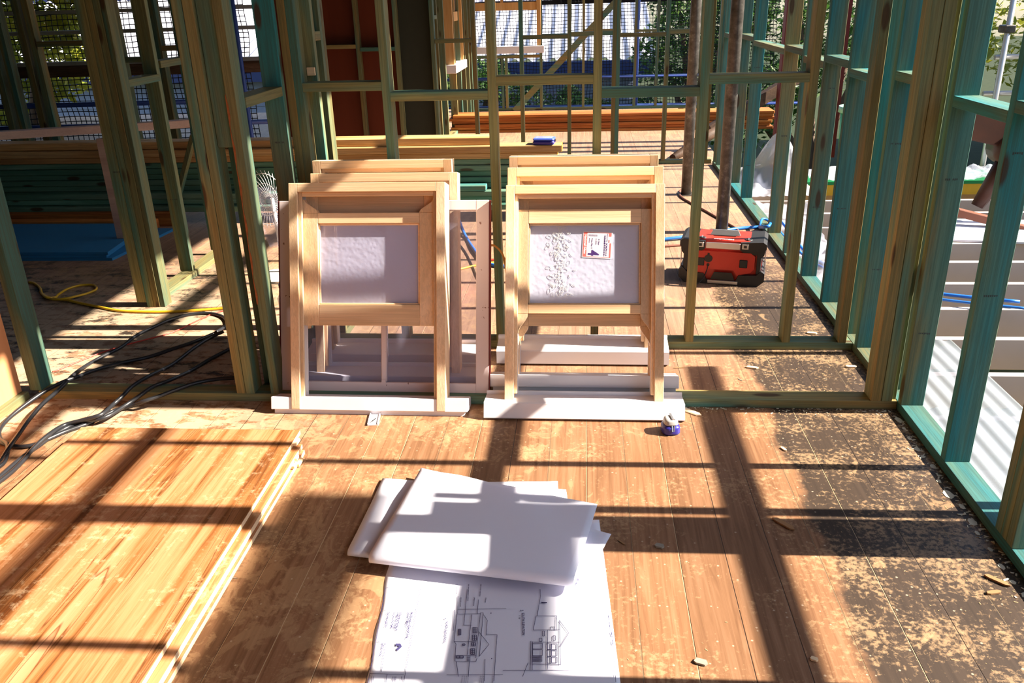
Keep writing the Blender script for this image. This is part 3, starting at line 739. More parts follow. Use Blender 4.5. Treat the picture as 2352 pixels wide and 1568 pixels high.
# extend sheet towards the camera beyond the frame and back under the fold
ld = (A[3] - A[0]).normalized(); rd = (A[2] - A[1]).normalized()
q0, q1 = A[0] - ld * 0.22, A[1] - rd * 0.16; q3, q2 = A[3] + ld * 0.22, A[2] + rd * 0.22
SHT = MB()
def sheetfn(u, v):
    a = q0.lerp(q1, u); b = q3.lerp(q2, u); p = a.lerp(b, v)
    z = 0.0012 + 0.0010 * noise.noise(Vector((p.x * 6, p.y * 6, 0))) ** 2
    if u < 0.02: p.x -= 0.004 * math.sin(v * 25)
    p.z = z; return p
SHT.grid(sheetfn, 30, 40, 0.0007)
PLAN = SHT.build('building_plan', PAPER); tag(PLAN, 'large sheet of building plans with two house elevation drawings, lying open on the boards', 'building plan')
def K(cx, cy): return pl(820 + cx / 3.7935, 1300 + cy / 3.7935, 0.0042)
def line(mb, a, b, w=0.0009):
    w *= 1.6
    a, b = K(*a), K(*b); d = (b - a); n = Vector((-d.y, d.x, 0)).normalized() * w / 2
    mb.quad(a - n, b - n, b + n, a + n)
ink = MB(); fnt = MB()
for a, b in (((250, 185), (110, 935)), ((555, 185), (405, 1017)), ((255, 183), (555, 183)), ((245, 378), (515, 378)), ((180, 655), (455, 655)), ((110, 935), (408, 940)), ((110, 935), (95, 1017)), ((262, 937), (250, 1017)),
             ((250, 665), (212, 918)),
             ((2185, 190), (2255, 1010)), ((2130, 100), (2235, 700))):
    line(fnt, a, b, 0.0008)
H1 = [((872, 415), (1075, 412)), ((872, 415), (845, 655)), ((845, 655), (862, 675)), ((862, 675), (852, 825)), ((852, 825), (1035, 830)), ((1075, 405), (1100, 405)), ((1100, 405), (1065, 785)), ((1075, 405), (1035, 800)), ((1035, 830), (1045, 800)),
      ((1060, 570), (1150, 680)), ((1150, 680), (1065, 785)), ((1100, 420), (1135, 470)), ((1135, 470), (1125, 600)), ((845, 655), (1040, 655)), ((1000, 420), (960, 770)), ((852, 775), (1035, 775)), ((865, 830), (883, 960)), ((930, 512), (998, 512)), ((940, 420), (930, 512)),
      ((1125, 590), (1220, 595)), ((1220, 595), (1192, 1000)), ((875, 375), (1300, 368)), ((780, 945), (1270, 940)), ((1058, 290), (1048, 415)), ((850, 380), (838, 560)), ((960, 200), (940, 420)), ((880, 260), (876, 412)), ((1115, 808), (1110, 1000)), ((978, 830), (970, 960))]
for a, b in H1: line(ink, a, b, 0.0009)
for cx, cy, w_, h_, n in ((1028, 555, 36, 48, 3), (1022, 622, 36, 48, 3), (1015, 678, 34, 28, 2), (1008, 742, 34, 52, 3), (895, 572, 20, 50, 1), (930, 682, 22, 14, 1), (895, 790, 60, 20, 2)):
    x0, x1, y0, y1 = cx - w_ / 2, cx + w_ / 2, cy - h_ / 2, cy + h_ / 2
    for a, b in (((x0, y0), (x1, y0)), ((x1, y0), (x1, y1)), ((x1, y1), (x0, y1)), ((x0, y1), (x0, y0)), (((x0 + x1) / 2, y0), ((x0 + x1) / 2, y1))): line(ink, a, b, 0.0013)
    for k in range(1, n): line(ink, (x0, y0 + (y1 - y0) * k / n), (x1, y0 + (y1 - y0) * k / n), 0.001)
for k in range(6): line(ink, (955, 782 + k * 8), (988, 782 + k * 8), 0.001)
H2 = [((1560, 432), (1738, 430)), ((1738, 430), (1735, 555)), ((1560, 432), (1535, 555)), ((1535, 555), (1765, 552)), ((1765, 470), (1772, 860)), ((1772, 855), (1530, 850)), ((1515, 650), (1508, 905)), ((1530, 655), (1525, 905)), ((1530, 660), (1770, 660)), ((1845, 580), (1770, 700)), ((1765, 475), (1845, 580)), ((1595, 200), (1598, 260)), ((1598, 260), (1570, 430)), ((1490, 840), (1442, 960)), ((1660, 555), (1658, 900)), ((1270, 905), (1940, 903))]
for a, b in H2: line(fnt, a, b, 0.0009)
for cx, cy, w_, h_ in ((1705, 540, 34, 26), (1718, 625, 22, 40), (1625, 585, 16, 44), (1600, 640, 24, 28), (1572, 695, 84, 50), (1572, 750, 84, 56), (1673, 695, 34, 56), (1673, 755, 34, 60), (1718, 700, 48, 50), (1718, 755, 48, 50), (1673, 815, 34, 56), (1718, 815, 48, 50)):
    x0, x1, y0, y1 = cx - w_ / 2, cx + w_ / 2, cy - h_ / 2, cy + h_ / 2
    for a, b in (((x0, y0), (x1, y0)), ((x1, y0), (x1, y1)), ((x1, y1), (x0, y1)), ((x0, y1), (x0, y0))): line(fnt, a, b, 0.001)
for k in range(7): line(ink, (1530, 782 + k * 8), (1614, 782 + k * 8), 0.0012)
line(ink, (1605, 315), (1656, 317), 0.003)
ink.prism([(335, 672), (378, 672), (392, 700), (352, 738), (340, 722), (366, 700), (352, 690), (340, 700)], 0, 0.0002, lambda p, h: K(*p) + Vector((0, 0, h)))
for x, y in ((1167, 408), (1173, 803)):
    ink.quad(K(x - 6, y - 4), K(x + 6, y - 4), K(x + 1, y + 7), K(x - 1, y + 7))
RU = Vector((1, 0, 0))
def T_(mb, s_, a, b, hs=1.0): text_along(mb, s_, K(*a), K(*b), RU, hscale=hs)
T_(ink, 'NORTH ELEVATION', (775, 478), (750, 665)); T_(ink, '1 : 100', (742, 480), (736, 520)); T_(ink, '4', (760, 452), (758, 462))
T_(fnt, 'SOUTH ELEVATION', (1436, 405), (1440, 598)); T_(fnt, '1 : 100', (1410, 425), (1408, 460)); T_(fnt, '2', (1425, 378), (1424, 390))
T_(fnt, 'PROPOSED RESIDENTIAL', (470, 395), (425, 632)); T_(fnt, 'DEVELOPMENT', (442, 398), (420, 530)); T_(fnt, '32 BURNS ROAD &', (375, 395), (335, 560)); T_(fnt, '11 MAYNE STREET', (350, 395), (315, 550)); T_(fnt, 'TOOWONG 4066', (318, 395), (292, 540)); T_(fnt, 'TDF PROJECTS', (265, 395), (240, 530))
T_(fnt, 'ELEVATIONS', (218, 665), (195, 782))
T_(ink, 'EXISTING FLOOR LEVEL', (868, 155), (862, 245), 0.8); T_(ink, 'NEW WEATHERBOARD CLADDING', (970, 155), (962, 300), 0.8); T_(ink, 'NEW ROOF SHEETING', (1075, 155), (1066, 262), 0.8); T_(ink, 'GROUND FLOOR', (902, 268), (896, 352), 0.8); T_(ink, 'UPPER FLOOR', (1018, 268), (1010, 345), 0.8); T_(ink, 'CEILING', (1118, 272), (1112, 315), 0.8)
for k, x in enumerate((915, 932, 950, 966, 1072, 1086, 1102, 1184)): T_(ink, 'NEW WEATHERBOARD', (x, 952), (x - 4, 1030), 0.7)
for k, x in enumerate((360, 335, 325, 310, 125, 140, 385)): T_(fnt, 'REVISION DATE', (x, 960 if k else 765), (x - 8, 1040 if k else 840), 0.7)
for k in range(8): T_(fnt, 'ISSUE FOR TENDER', (525 - k * 20, 205), (510 - k * 20, 300), 0.7)
ink.build('printed_drawing', INK, PLAN, recalc=False); fnt.build('printed_lines', INKF, PLAN, recalc=False)

# folded-over bundle lying on the sheet
def fold(nl, nr, fr, flt, name, label, h=0.035, r=0.016, zt=0.01, z0=0.004, ripple=0.004, parent=None, seed=0.0):
    nl, nr, fr, flt = [FL(*p, 0.02) for p in (nl, nr, fr, flt)]
    def fn(u, v):
        a = nl.lerp(nr, u); b = flt.lerp(fr, u); back = (b - a).normalized()
        if v < 0.2:      # underside tail
            t = v / 0.2; p = a + back * (0.10 * (1 - t) + r); z = z0
        elif v < 0.45:   # rolled near edge
            t = (v - 0.2) / 0.25; th = -PI / 2 - PI * t; p = a + back * (r + r * 1.3 * math.cos(th)); z = z0 + h / 2 + h / 2 * math.sin(th)
        else:
            t = (v - 0.45) / 0.55; p = a.lerp(b, 0.0) + back * r; p = p.lerp(b, t)
            z = (z0 + h) * (1 - t) ** 1.3 + (z0 + zt) * (1 - (1 - t) ** 1.3)
            z += ripple * noise.noise(Vector((p.x * 7 + seed, p.y * 7, seed))) * (0.3 + t)
        return Vector((p.x, p.y, z))
    mb = MB(); mb.grid(fn, 26, 44, 0.0011)
    o = mb.build(name, PAPER); return tag(o, label, 'building plan', 'folded plan sheets')
fold((798, 1268), (1330, 1330), (1300, 1118), (878, 1092), 'folded_plan', 'lower folded white plan bundle sticking out to the left', h=0.022, r=0.012, zt=0.004, z0=0.0035, seed=4)
fold((850, 1300), (1318, 1356), (1372, 1172), (968, 1086), 'folded_plan', 'upper folded white plan bundle with a rounded near edge, lying across the others', h=0.034, r=0.016, zt=0.014, z0=0.028, seed=9)
def corner_sheet(pts, z, name, label, amp=0.003):
    P = [FL(*p, z) for p in pts]
    def fn(u, v):
        p = P[0].lerp(P[1], u).lerp(P[3].lerp(P[2], u), v); p.z = z + amp * noise.noise(Vector((p.x * 9, p.y * 9, z * 99))); return p
    mb = MB(); mb.grid(fn, 14, 14, 0.0008)
    return tag(mb.build(name, PAPER), label, 'building plan', 'folded plan sheets')
corner_sheet([(1000, 1108), (1281, 1105), (1286, 1200), (1000, 1200)], 0.006, 'plan_sheet', 'blank white plan sheet whose straight top edge shows behind the bundle', 0.001)
corner_sheet([(1230, 1180), (1404, 1226), (1345, 1332), (1180, 1290)], 0.0255, 'plan_sheet', 'blank white plan sheet with a pointed corner sticking out to the right', 0.0015)

# ------------------------------------------------------------------ CABLES on the floor
def cable(pix, r, mat, name, label, cat='cable', crop=None, z=None, cover=0.0, n=6):
    pts = []
    for q in pix:
        x, y = q[0], q[1]; zz = q[2] if len(q) > 2 else (z if z is not None else r)
        if crop: x, y = x / crop[0] + crop[1], y / crop[0] + crop[2]
        p = FL(x, y, zz)
        if -2.46 < p.x < 1.29 and (AY0 - 0.03 < p.y < AY1 + 0.03) and zz < ZP + r: p = FL(x, y, ZP + r); 
        pts.append(p)
    o = MB().tube(spline(pts, n), r, 8).build(name, mat, origin=pts[0]); tag(o, label, cat); return o
c2 = (2.239, 0, 400)
cable([(1260, 1040, .05), (1225, 1045, .05), (1100, 1055, .05), (1000, 1075, .05), (900, 1110, .05), (820, 1140, .05), (745, 1165, .045), (680, 1190, .02), (590, 1215), (510, 1255), (430, 1290), (330, 1325), (250, 1360), (180, 1390), (100, 1400), (20, 1385), (-60, 1340)], 0.009, CABLE_K, 'power_cable', 'black cable crossing the plate nearest the double stud and running to the left edge', crop=c2)
cable([(1260, 850), (1195, 890), (1080, 950), (980, 1010), (870, 1060, .04), (790, 1090, .05), (730, 1130, .05), (650, 1185, .03), (540, 1250, .03), (430, 1270, .02), (350, 1300), (270, 1345), (200, 1395), (120, 1450), (60, 1500), (-20, 1570)], 0.009, CABLE_K, 'power_cable', 'black cable bending down over the plate beside the plywood pile', crop=c2)
cable([(1150, 808, .03), (1080, 840), (1000, 890), (880, 980), (760, 1040, .045), (680, 1090, .05), (630, 1140, .05), (580, 1185, .035), (520, 1235, .045), (420, 1265, .03), (330, 1290, .02), (250, 1340, .028), (180, 1400, .02), (120, 1470), (60, 1530), (-30, 1600)], 0.009, CABLE_K, 'power_cable', 'black cable dropping from the loop end towards the plywood corner', crop=c2)
cable([(1110, 812, .02), (1165, 775), (1150, 735), (1080, 715), (980, 720), (880, 745), (790, 785), (700, 830), (620, 890), (540, 930), (450, 980), (380, 1030, .045), (300, 1110, .055), (220, 1180, .05), (150, 1260, .03), (100, 1330, .02), (50, 1400, .03), (0, 1480), (-40, 1540)], 0.009, CABLE_K, 'power_cable', 'black cable making the large rounded loop on the sunlit boards', crop=c2)
cable([(1110, 815), (1000, 860), (880, 900), (760, 940), (620, 970), (480, 1010, .03), (400, 1040, .05), (330, 1065, .055), (240, 1110, .055), (150, 1170, .04), (50, 1250, .02), (0, 1310), (0, 1360), (40, 1395, .02), (20, 1480), (-40, 1520)], 0.009, CABLE_K, 'power_cable', 'black cable lying straight across the dark patch to the left post', crop=c2)
cable([(270, 1015), (300, 1005), (350, 985), (500, 925), (620, 885), (750, 850), (880, 815), (1000, 760), (1100, 715), (1165, 700), (1240, 690)], 0.0035, CABLE_R, 'thin_cable', 'thin red cable between the loops of black cable', crop=c2)
cable([(150, 555), (175, 560), (205, 585), (220, 620), (280, 640), (340, 645), (400, 660), (500, 680), (600, 700), (700, 706), (850, 707), (1000, 700), (1160, 688), (1260, 680)], 0.008, CABLE_Y, 'extension_lead', 'yellow extension lead running across past the foot of the tripled post', crop=c2)
cable([(205, 605), (260, 640, .014), (330, 640, .02), (400, 625, .02), (455, 610), (495, 590), (480, 570), (420, 570), (350, 588), (300, 618), (285, 632), (240, 634, .02), (210, 612)], 0.007, CABLE_Y, 'extension_lead', 'yellow lead looped in a ring on the sunny boards at left', crop=c2)
# right side cables and hoses
cable([(1745, 521), (1700, 524), (1660, 530), (1620, 538), (1560, 545, .02), (1500, 552), (1400, 560)], 0.012, CABLE_B, 'air_hose', 'blue hose behind the red and black tool box', n=6)
o = MB().tube(spline([FL(1745, 521, .06), FL(1765, 519, .10), (1.40, 6.0, .08), (1.62, 5.75, -.15), (2.0, 5.2, -.17), (2.6, 4.9, -.16)]), 0.011, 8).build('air_hose', CABLE_B); tag(o, 'blue hose passing out through the right wall onto the joists', 'hose')
o = MB().tube(spline([FL(1745, 523, .045), (1.33, 6.02, .06), (1.60, 5.62, -.15), (2.0, 5.08, -.17), (2.6, 4.78, -.16)]), 0.009, 8).build('air_hose', CABLE_B); tag(o, 'second thinner blue hose on the joists below the first', 'hose')
cable([(1300, 585), (1400, 572), (1500, 566), (1530, 565), (1600, 560)], 0.008, CABLE_N, 'brown_cable', 'brown cable entering the tool box from the left')
cable([(1570, 432, .02), (1561, 440), (1563, 450), (1580, 462), (1610, 478), (1640, 495), (1670, 512), (1690, 524), (1698, 535)], 0.008, CABLE_N, 'brown_cable', 'brown cable curving from the left steel prop to the tool box')
cable([(1052, 500, .12), (1068, 540), (1090, 575), (1112, 600), (1140, 610), (1180, 612), (1260, 620)], 0.012, CABLE_B, 'air_hose', 'blue hose seen through the old white sash')
cable([(1050, 553), (1070, 580), (1085, 610), (1098, 640), (1120, 670)], 0.005, CABLE_K, 'thin_cable', 'thin dark cable on the floor seen through the old white sash')
cable([(1100, 598), (1140, 596), (1180, 592), (1250, 588)], 0.008, CABLE_R, 'thin_cable', 'red cable beside the blue hose behind the windows')
cable([(1040, 622), (1090, 610), (1140, 602), (1200, 596)], 0.007, CABLE_Y, 'extension_lead', 'yellow lead beside the blue hose behind the windows')
rp = [(-0.385, 3.50, 0.52), (-0.37, 3.50, 0.535), (-0.345, 3.50, 0.525), (-0.325, 3.51, 0.47), (-0.315, 3.52, 0.38), (-0.315, 3.54, 0.22), (-0.318, 3.55, 0.06)]
rp = [PY(1127, 563, 3.45), PY(1137, 565, 3.47), PY(1152, 580, 3.5), PY(1160, 605, 3.5), PY(1165, 650, 3.5), PY(1166, 700, 3.5), PY(1164, 760, 3.5)]
o = MB().tube(spline(rp), 0.005, 6).build('straw_rope', ROPE); tag(o, 'frayed straw-coloured cord hanging between the two window piles', 'cord')

# ------------------------------------------------------------------ RED AND BLACK TOOL BOX (jobsite radio)
tb = FL(1660, 652)
TB = empty('jobsite_radio', (tb.x - 0.015, tb.y + 0.0, 0.0), (0, 0, math.radians(-13))); TB.scale = (1.0, 1.0, 0.94)
tag(TB, 'red and black jobsite radio box with silver bars standing behind the middle wall', 'radio')
W_, D_, H_ = 0.49, 0.26, 0.285
def cham(mb, x0, x1, y0, y1, z0, z1, c, axis='y'):
    p = [(x0 + c, z0), (x1 - c, z0), (x1, z0 + c), (x1, z1 - c), (x1 - c, z1), (x0 + c, z1), (x0, z1 - c), (x0, z0 + c)]
    mb.prism(p, y0, y1, lambda q, h: (q[0], h, q[1]))
mb = MB(); cham(mb, -0.215, 0.215, 0.02, D_ - 0.02, 0.02, H_ - 0.02, 0.03); mb.build('body', RED, TB)
mb = MB(); mb.prism([(-0.165, 0.06), (-0.09, 0.06), (-0.07, 0.095), (0.07, 0.095), (0.09, 0.06), (0.165, 0.085), (0.185, 0.11), (0.185, 0.19), (0.16, 0.21), (-0.16, 0.21), (-0.185, 0.19), (-0.185, 0.11)], 0.0, 0.03, lambda q, h: (q[0], h, q[1]))
mb.build('front_panel', RED, TB)
for sg in (-1, 1):
    mb = MB(); xs = lambda v: v * sg
    # upper corner guard
    mb.prism([(xs(0.10), 0.225), (xs(0.225), 0.225), (xs(0.245), 0.24), (xs(0.245), 0.27), (xs(0.225), 0.285), (xs(0.10), 0.275)], -0.012, D_ * 0.98, lambda q, h: (q[0], h, q[1]))
    mb.prism([(xs(0.10), 0.225), (xs(0.13), 0.20), (xs(0.19), 0.20), (xs(0.215), 0.175), (xs(0.235), 0.20), (xs(0.24), 0.235)], 0.002, 0.05, lambda q, h: (q[0], h, q[1]))
    mb.build('corner_guard', BLACKP, TB)
    mb = MB(); mb.prism([(xs(0.075), 0.0), (xs(0.21), 0.0), (xs(0.245), 0.035), (xs(0.245), 0.085), (xs(0.225), 0.10), (xs(0.20), 0.072), (xs(0.10), 0.066)], -0.008, D_, lambda q, h: (q[0], h, q[1]))
    mb.build('corner_guard', BLACKP, TB)
    MB().box(*sorted((xs(0.195), xs(0.222))), 0.0, 0.03, 0.075, 0.225, bev=0.004).build('corner_post', BLACKP, TB)
    MB().box(*sorted((xs(0.238), xs(0.2425))), 0.03, 0.05, 0.09, 0.235).box(*sorted((xs(0.238), xs(0.2425))), D_ - 0.05, D_ - .03, 0.09, 0.235).build('side_bar', ALU, TB)
    m2 = MB().box(*sorted((xs(0.108), xs(0.145))), -0.016, -0.011, 0.237, 0.270, bev=0.002).build('latch', ALU, TB)
    MB().box(*sorted((xs(0.118), xs(0.135))), -0.019, -0.0155, 0.245, 0.262, bev=0.001).build('latch_button', BLACKP, m2)
    kn = MB(); rounded(kn, 0.028, 0.028, 0, 0.022, e=2.0, taper=0.85)
    k = kn.build('tuning_knob', BLACKP, TB); k.location = (xs(0.125) + (0.015 if sg > 0 else 0), 0.055, 0.262)
    MB().box(-0.003, 0.003, -0.025, 0.02, 0.0225, 0.026).build('knob_mark', ALU, k)
    MB().box(*sorted((xs(0.10 if sg > 0 else 0.10), xs(0.145))), -0.004, 0.0, 0.115, 0.165, bev=0.003).build('vent_cover', BLACKP, TB)
MB().box(-0.095, 0.098, -0.016, -0.006, 0.232, 0.270, bev=0.002).build('handle_bar', ALU, TB)['label'] = 'silver front bar'
MB().box(-0.075, 0.095, -0.008, 0.002, 0.0, 0.016, bev=0.002).box(-0.10, 0.10, 0.0, 0.03, 0.0, 0.06).build('foot_bar', ALU, TB) if False else None
MB().box(-0.076, 0.098, -0.010, 0.002, 0.004, 0.026, bev=0.002).build('foot_bar', ALU, TB)
mb = MB(); mb.prism([(-0.06, 0.03), (0.08, 0.03), (0.06, 0.078), (-0.04, 0.078)], -0.004, 0.001, lambda q, h: (q[0], h, q[1])); mb.build('handle_recess', BLACKP, TB)
mb = MB(); mb.prism([(-0.08, 0.0), (0.09, 0.0), (0.07, 0.06), (-0.06, 0.06)], 0.285, 0.288, lambda q, h: (q[0], 0.02 + q[1], h - 0.01)); mb.build('top_plate', RED, TB)
mb = MB(); mb.prism([(-0.085, 0.0), (0.09, 0.0), (0.075, 0.028), (-0.07, 0.028)], 0.0, 0.006, lambda q, h: (q[0], D_ * 0.45 + h * 2 + q[1] * 0.6, 0.283 + q[1])); mb.build('display_visor', ALU, TB)
MB().box(-0.06, 0.065, D_ * 0.40, D_ * 0.45, 0.278, 0.284).build('display', BLACKP, TB)
mb = MB(); mb.tube([(-0.078, -0.003, 0.162), (-0.078, 0.003, 0.162)], 0.024, 16); mb.box(-0.084, -0.072, -0.002, 0.001, 0.175, 0.197); mb.build('socket', BLACKP, TB)
mb = MB(); mb.tube([(-0.078, -0.004, 0.122), (-0.078, 0.003, 0.122)], 0.009, 10); mb.tube(spline([(-0.078, -0.008, 0.12), (-0.082, -0.015, 0.09), (-0.10, -0.04, 0.04), (-0.135, -0.07, 0.01), (-0.18, -0.10, 0.005), (-0.30, -0.10, 0.005)]), 0.003, 6); mb.build('power_lead', BLACKP, TB)
mb = MB(); text_along(mb, 'Milwaukee', (0.06, 0.022, 0.2875), (-0.055, 0.022, 0.2875), (0, -1, 0)); mb.build('brand_lettering', WHITEP, TB, recalc=False)
MB().box(-0.21, 0.21, 0.015, D_ - 0.015, 0.262, 0.279, bev=0.004).build('lid', RED, TB)

# steel props
def prop(px, py_, label):
    p = FL(px, py_); t = empty('steel_prop', (p.x, p.y + 0.043, 0)); tag(t, label, 'steel prop')
    MB().tube([(0, 0, 0.006), (0, 0, 3.29)], 0.043, 20).build('tube', STEEL, t)
    MB().box(-0.07, 0.07, -0.07, 0.07, 0.0, 0.006).build('base_plate', STEEL, t); return t
prop(1577, 449, 'steel prop standing further back on the boards, just left of the middle wall stud')
prop(1659, 536, 'steel prop with a sunlit right side rising behind the red and black radio box')

# ------------------------------------------------------------------ TIMBER STACKS
def beam(name, x0, x1, y0, y1, z0, z1, mat, label, group, cat='beam', end=None, rz=0):
    o = MB().box(x0, x1, y0, y1, z0, z1, bev=0.005 if z1 - z0 < 0.09 else 0.002).build(name, mat, origin=((x0 + x1) / 2, (y0 + y1) / 2, z0))
    o.rotation_euler[2] = rz
    if end:
        h = (x1 - x0) / 2
        MB().box(h, h + 0.0015, -(y1 - y0) / 2 + .001, (y1 - y0) / 2 - .001, 0.001, z1 - z0 - 0.001).build('painted_end', end, o)
    return tag(o, label, cat, group)
_ob = beam
G1 = 'green timbers in the long stack'; G2 = 'laminated beams on top of the long stack'
for k, x in enumerate((-5.2, -3.6, -2.2, -0.75)):
    beam('bearer', x, x + 0.09, 6.30, 6.62, 0.0, 0.09, DARKW, 'dark bearer on the floor under the long green timber stack, %s from the left' % ('first', 'second', 'third', 'fourth')[k], 'bearers under the stack', 'timber')
zz = 0.092; n = 0
ords = ['bottom', 'second', 'third', 'fourth', 'fifth', 'sixth', 'seventh', 'eighth']
rows = [(6.26, 0.045, 0), (6.33, 0.045, 0), (6.32, 0.045, 0), (6.43, 0.045, 0), (6.42, 0.045, 0), (6.435, 0.045, 0), (6.42, 0.045, 0), (6.43, 0.045, 0)]
for k, (y0, h, _) in enumerate(rows):
    xr = (-0.45, -0.50, -0.20, -0.10, -0.24, -0.15, -0.20, -0.16)[k]
    for j in range(1):
        ya = y0 + 0.0
        beam('green_timber', -6.6 + 0.1 * ((k * 3 + j) % 4), xr + 0.03 * j, ya, ya + 0.16, zz, zz + h - 0.002, GREEN,
             'green treated timber, %s layer from the floor in the long stack' % ords[k], G1, 'timber')
    zz += h
    if k == 1: zz += 0.0
# loose short green piece on the ledge
beam('green_timber', -1.4, -0.745, 6.31, 6.41, 0.228, 0.27, PTEAL['x'], 'short green timber end on the ledge of the long stack right of the left windows', None, 'timber')
zl = zz + 0.001
for k, (h, xr, y0) in enumerate(((0.048, -0.20, 6.42), (0.055, -0.165, 6.40), (0.060, -0.713, 6.44))):
    for j in range(1):
        ya = y0 + j * 0.17
        z_ = zl
        beam('laminated_beam', -6.4 + 0.05 * j, xr - 0.0 * j, ya, ya + 0.165, z_, z_ + h - 0.002, LVL,
             'laminated timber beam with a yellow end, %s layer on top of the long green stack' % ('lowest', 'middle', 'top')[k], G2, 'beam', end=YEL_END)
    zl += h
# rusty orange beams in front at the left
beam('orange_beam', -6.2, -3.32, 6.07, 6.15, 0.0, 0.072, LVLD, 'orange laminated beam on the floor against the blue sheets, nearer of two', 'orange beams behind the blue sheets')
beam('orange_beam', -6.2, -3.22, 6.17, 6.25, 0.0, 0.105, LVLD, 'orange laminated beam on the floor, behind the nearer one', 'orange beams behind the blue sheets')
# blue sheets
BLUES = flat('blue_board', (0.025, 0.19, 0.42), 0.45, 0.4, var=0.12, scale=3)
for k in range(3):
    lab = ('bottom blue flooring sheet of the pile at left', 'middle blue flooring sheet of the pile at left', 'top blue flooring sheet of the pile, its right end in the sun')[k]
    xr = -3.25 + (0.03, -0.012, 0.0)[k]
    o = MB().prism([(-6.4, 5.24 + .006 * k), (xr, 5.25 + .006 * k), (xr - 0.10 + (0.17 if k == 0 else 0), 6.05), (-6.4, 6.05)], 0.0195 * k, 0.0195 * k + 0.018, lambda p, h: (p[0], p[1], h)).build('blue_sheet', BLUES)
    tag(o, lab, 'sheet', 'blue flooring sheets')
# pink primed frame
pf = FL(279, 547, 0.06)
PF = empty('primed_door_frame', (pf.x, pf.y, 0.058)); tag(PF, 'pink primed timber frame with one leg standing on the blue sheets', 'door frame')
zt = (PY(223, 312, pf.y).z)
a = FL(-40, 313, zt); b = FL(462, 281, zt)
MB().box(-0.035, 0.03, 0.0, 0.045, 0.0, zt - 0.058 - 0.02, bev=0.001).build('leg', PINK, PF)
bb = MB().bar(a - Vector((pf.x, pf.y, 0.058 - 0.0)) , b - Vector((pf.x, pf.y, 0.058)), 0.09, 0.055, 0.001).build('rail', PINK, PF)
# green small diagonal prop behind
p0 = FL(382, 512, 0.0); 
o = MB().bar((p0.x + .05, p0.y, 0.02), PY(445, 310, p0.y - 0.05), 0.045, 0.035, 0.001).build('leaning_stick', PINE['z']); tag(o, 'thin green stick leaning between the blue sheets and the stack', 'timber')

# far stack of orange beams on the back floor
zz = 0.0
G3 = 'orange beams in the far stack'
for k in range(6):
    h = 0.037
    for j in range(2):
        x0 = -1.70 + (0.04, 0.0, 0.05, 0.02, -0.03, 0.03)[k]; x1 = 2.33 + (0.02, -0.02, 0.0, 0.03, 0.01, 0.02)[k]
        ya = 10.80 + 0.175 * j + (0, 0.01, 0.0, 0.02, 0.0, 0.0)[k]
        beam('orange_beam', x0, x1, ya, ya + 0.17, zz, zz + h - 0.002, LVLD, 'orange beam in the far stack under the netting, %s layer, %s row' % (ords[k], ('front', 'back')[j]), G3)
    zz += h
# blue parts case on the beams
pc = PY(1257, 351, 6.47)
CB = empty('parts_case', (pc.x - 0.01, 6.47, 0.1)); 
zc = 0.092 + 8 * 0.045 + 0.048 + 0.055 + 0.001
CB.location = (PY(1250, 352, 6.42).x, 6.46, zc); CB.rotation_euler[2] = -0.12
tag(CB, 'small blue plastic parts case with a clear lid on the laminated beams', 'case')
b_ = MB(); b_.box(-0.082, 0.082, -0.06, 0.06, 0.0, 0.028, bev=0.008); b_.build('case_base', BLUEP, CB)
b_ = MB(); b_.box(-0.08, 0.08, -0.058, 0.058, 0.029, 0.048, bev=0.007); b_.build('case_lid', flat('bright_blue_plastic', (0.06, 0.12, 0.62), 0.3, 0.6), CB)
MB().box(-0.066, 0.066, -0.046, 0.046, 0.0482, 0.0495, bev=0.0005).build('clear_window', LIDGLASS, CB)
MB().box(0.083, 0.088, -0.018, 0.018, 0.018, 0.036, bev=0.001).build('catch', BLACKP, CB)
# old dark broken timber
o = MB().tube([FL(1545, 362, 0.03), PY(1575, 345, 9.1), PY(1608, 322, 9.15), PY(1650, 298, 9.2)], 0.05, 7, rs=[0.035, 0.055, 0.06, 0.055]).build('broken_timber', DARKW); tag(o, 'dark splintered old timber lying against the far left prop', 'timber')
o = MB().bar(PY(1630, 300, 9.25), PY(1835, 175, 9.6), 0.09, 0.12, 0.004).build('old_rafter', DARKW); tag(o, 'dark old rafter propped diagonally behind the right wall', 'timber')

# fan guard in a plastic bag at left
fp = FL(630, 520); 
FAN = empty('fan', (PY(612, 470, 4.9).x, 4.9, 0.0)); tag(FAN, 'white wire fan guard wrapped in clear plastic behind the left studs', 'fan')
WIRE = flat('white_wire', (0.85, 0.83, 0.80), 0.4)
fz = PY(612, 458, 4.9).z; mb = MB()
for k in range(34):
    a = 2 * PI * k / 34; pts = []
    for i in range(7):
        r_1 = 0.03 + 0.15 * i / 6; pts.append((0.03 * math.cos(i / 6 * PI / 2) * 1.3, r_1 * math.cos(a + 0.35 * i / 6), fz + r_1 * math.sin(a + 0.35 * i / 6)))
    mb.tube([(q[1] * 0.75 + q[0], -q[0] * 1.2, q[2]) for q in pts], 0.0016, 4, cap=False)
for rr in (0.05, 0.1, 0.16):
    mb.tube([(rr * math.cos(t * PI / 12) * 0.75, 0, fz + rr * math.sin(t * PI / 12)) for t in range(25)], 0.0025, 4, cap=False)
mb.build('wire_guard', WIRE, FAN)
def bagfn(u, v):
    th = 2 * PI * u; r_ = 0.165 * (1 - 0.75 * v) * (1 + 0.15 * noise.noise(Vector((math.cos(th) * 3, math.sin(th) * 3, v * 4))))
    return Vector((0.8 * r_ * math.cos(th) + 0.02 * v, 0.5 * r_ * math.sin(th), fz + 0.06 - 0.36 * v))
mb = MB(); mb.grid(bagfn, 28, 16); mb.build('plastic_bag', GLASS_CLR, FAN)
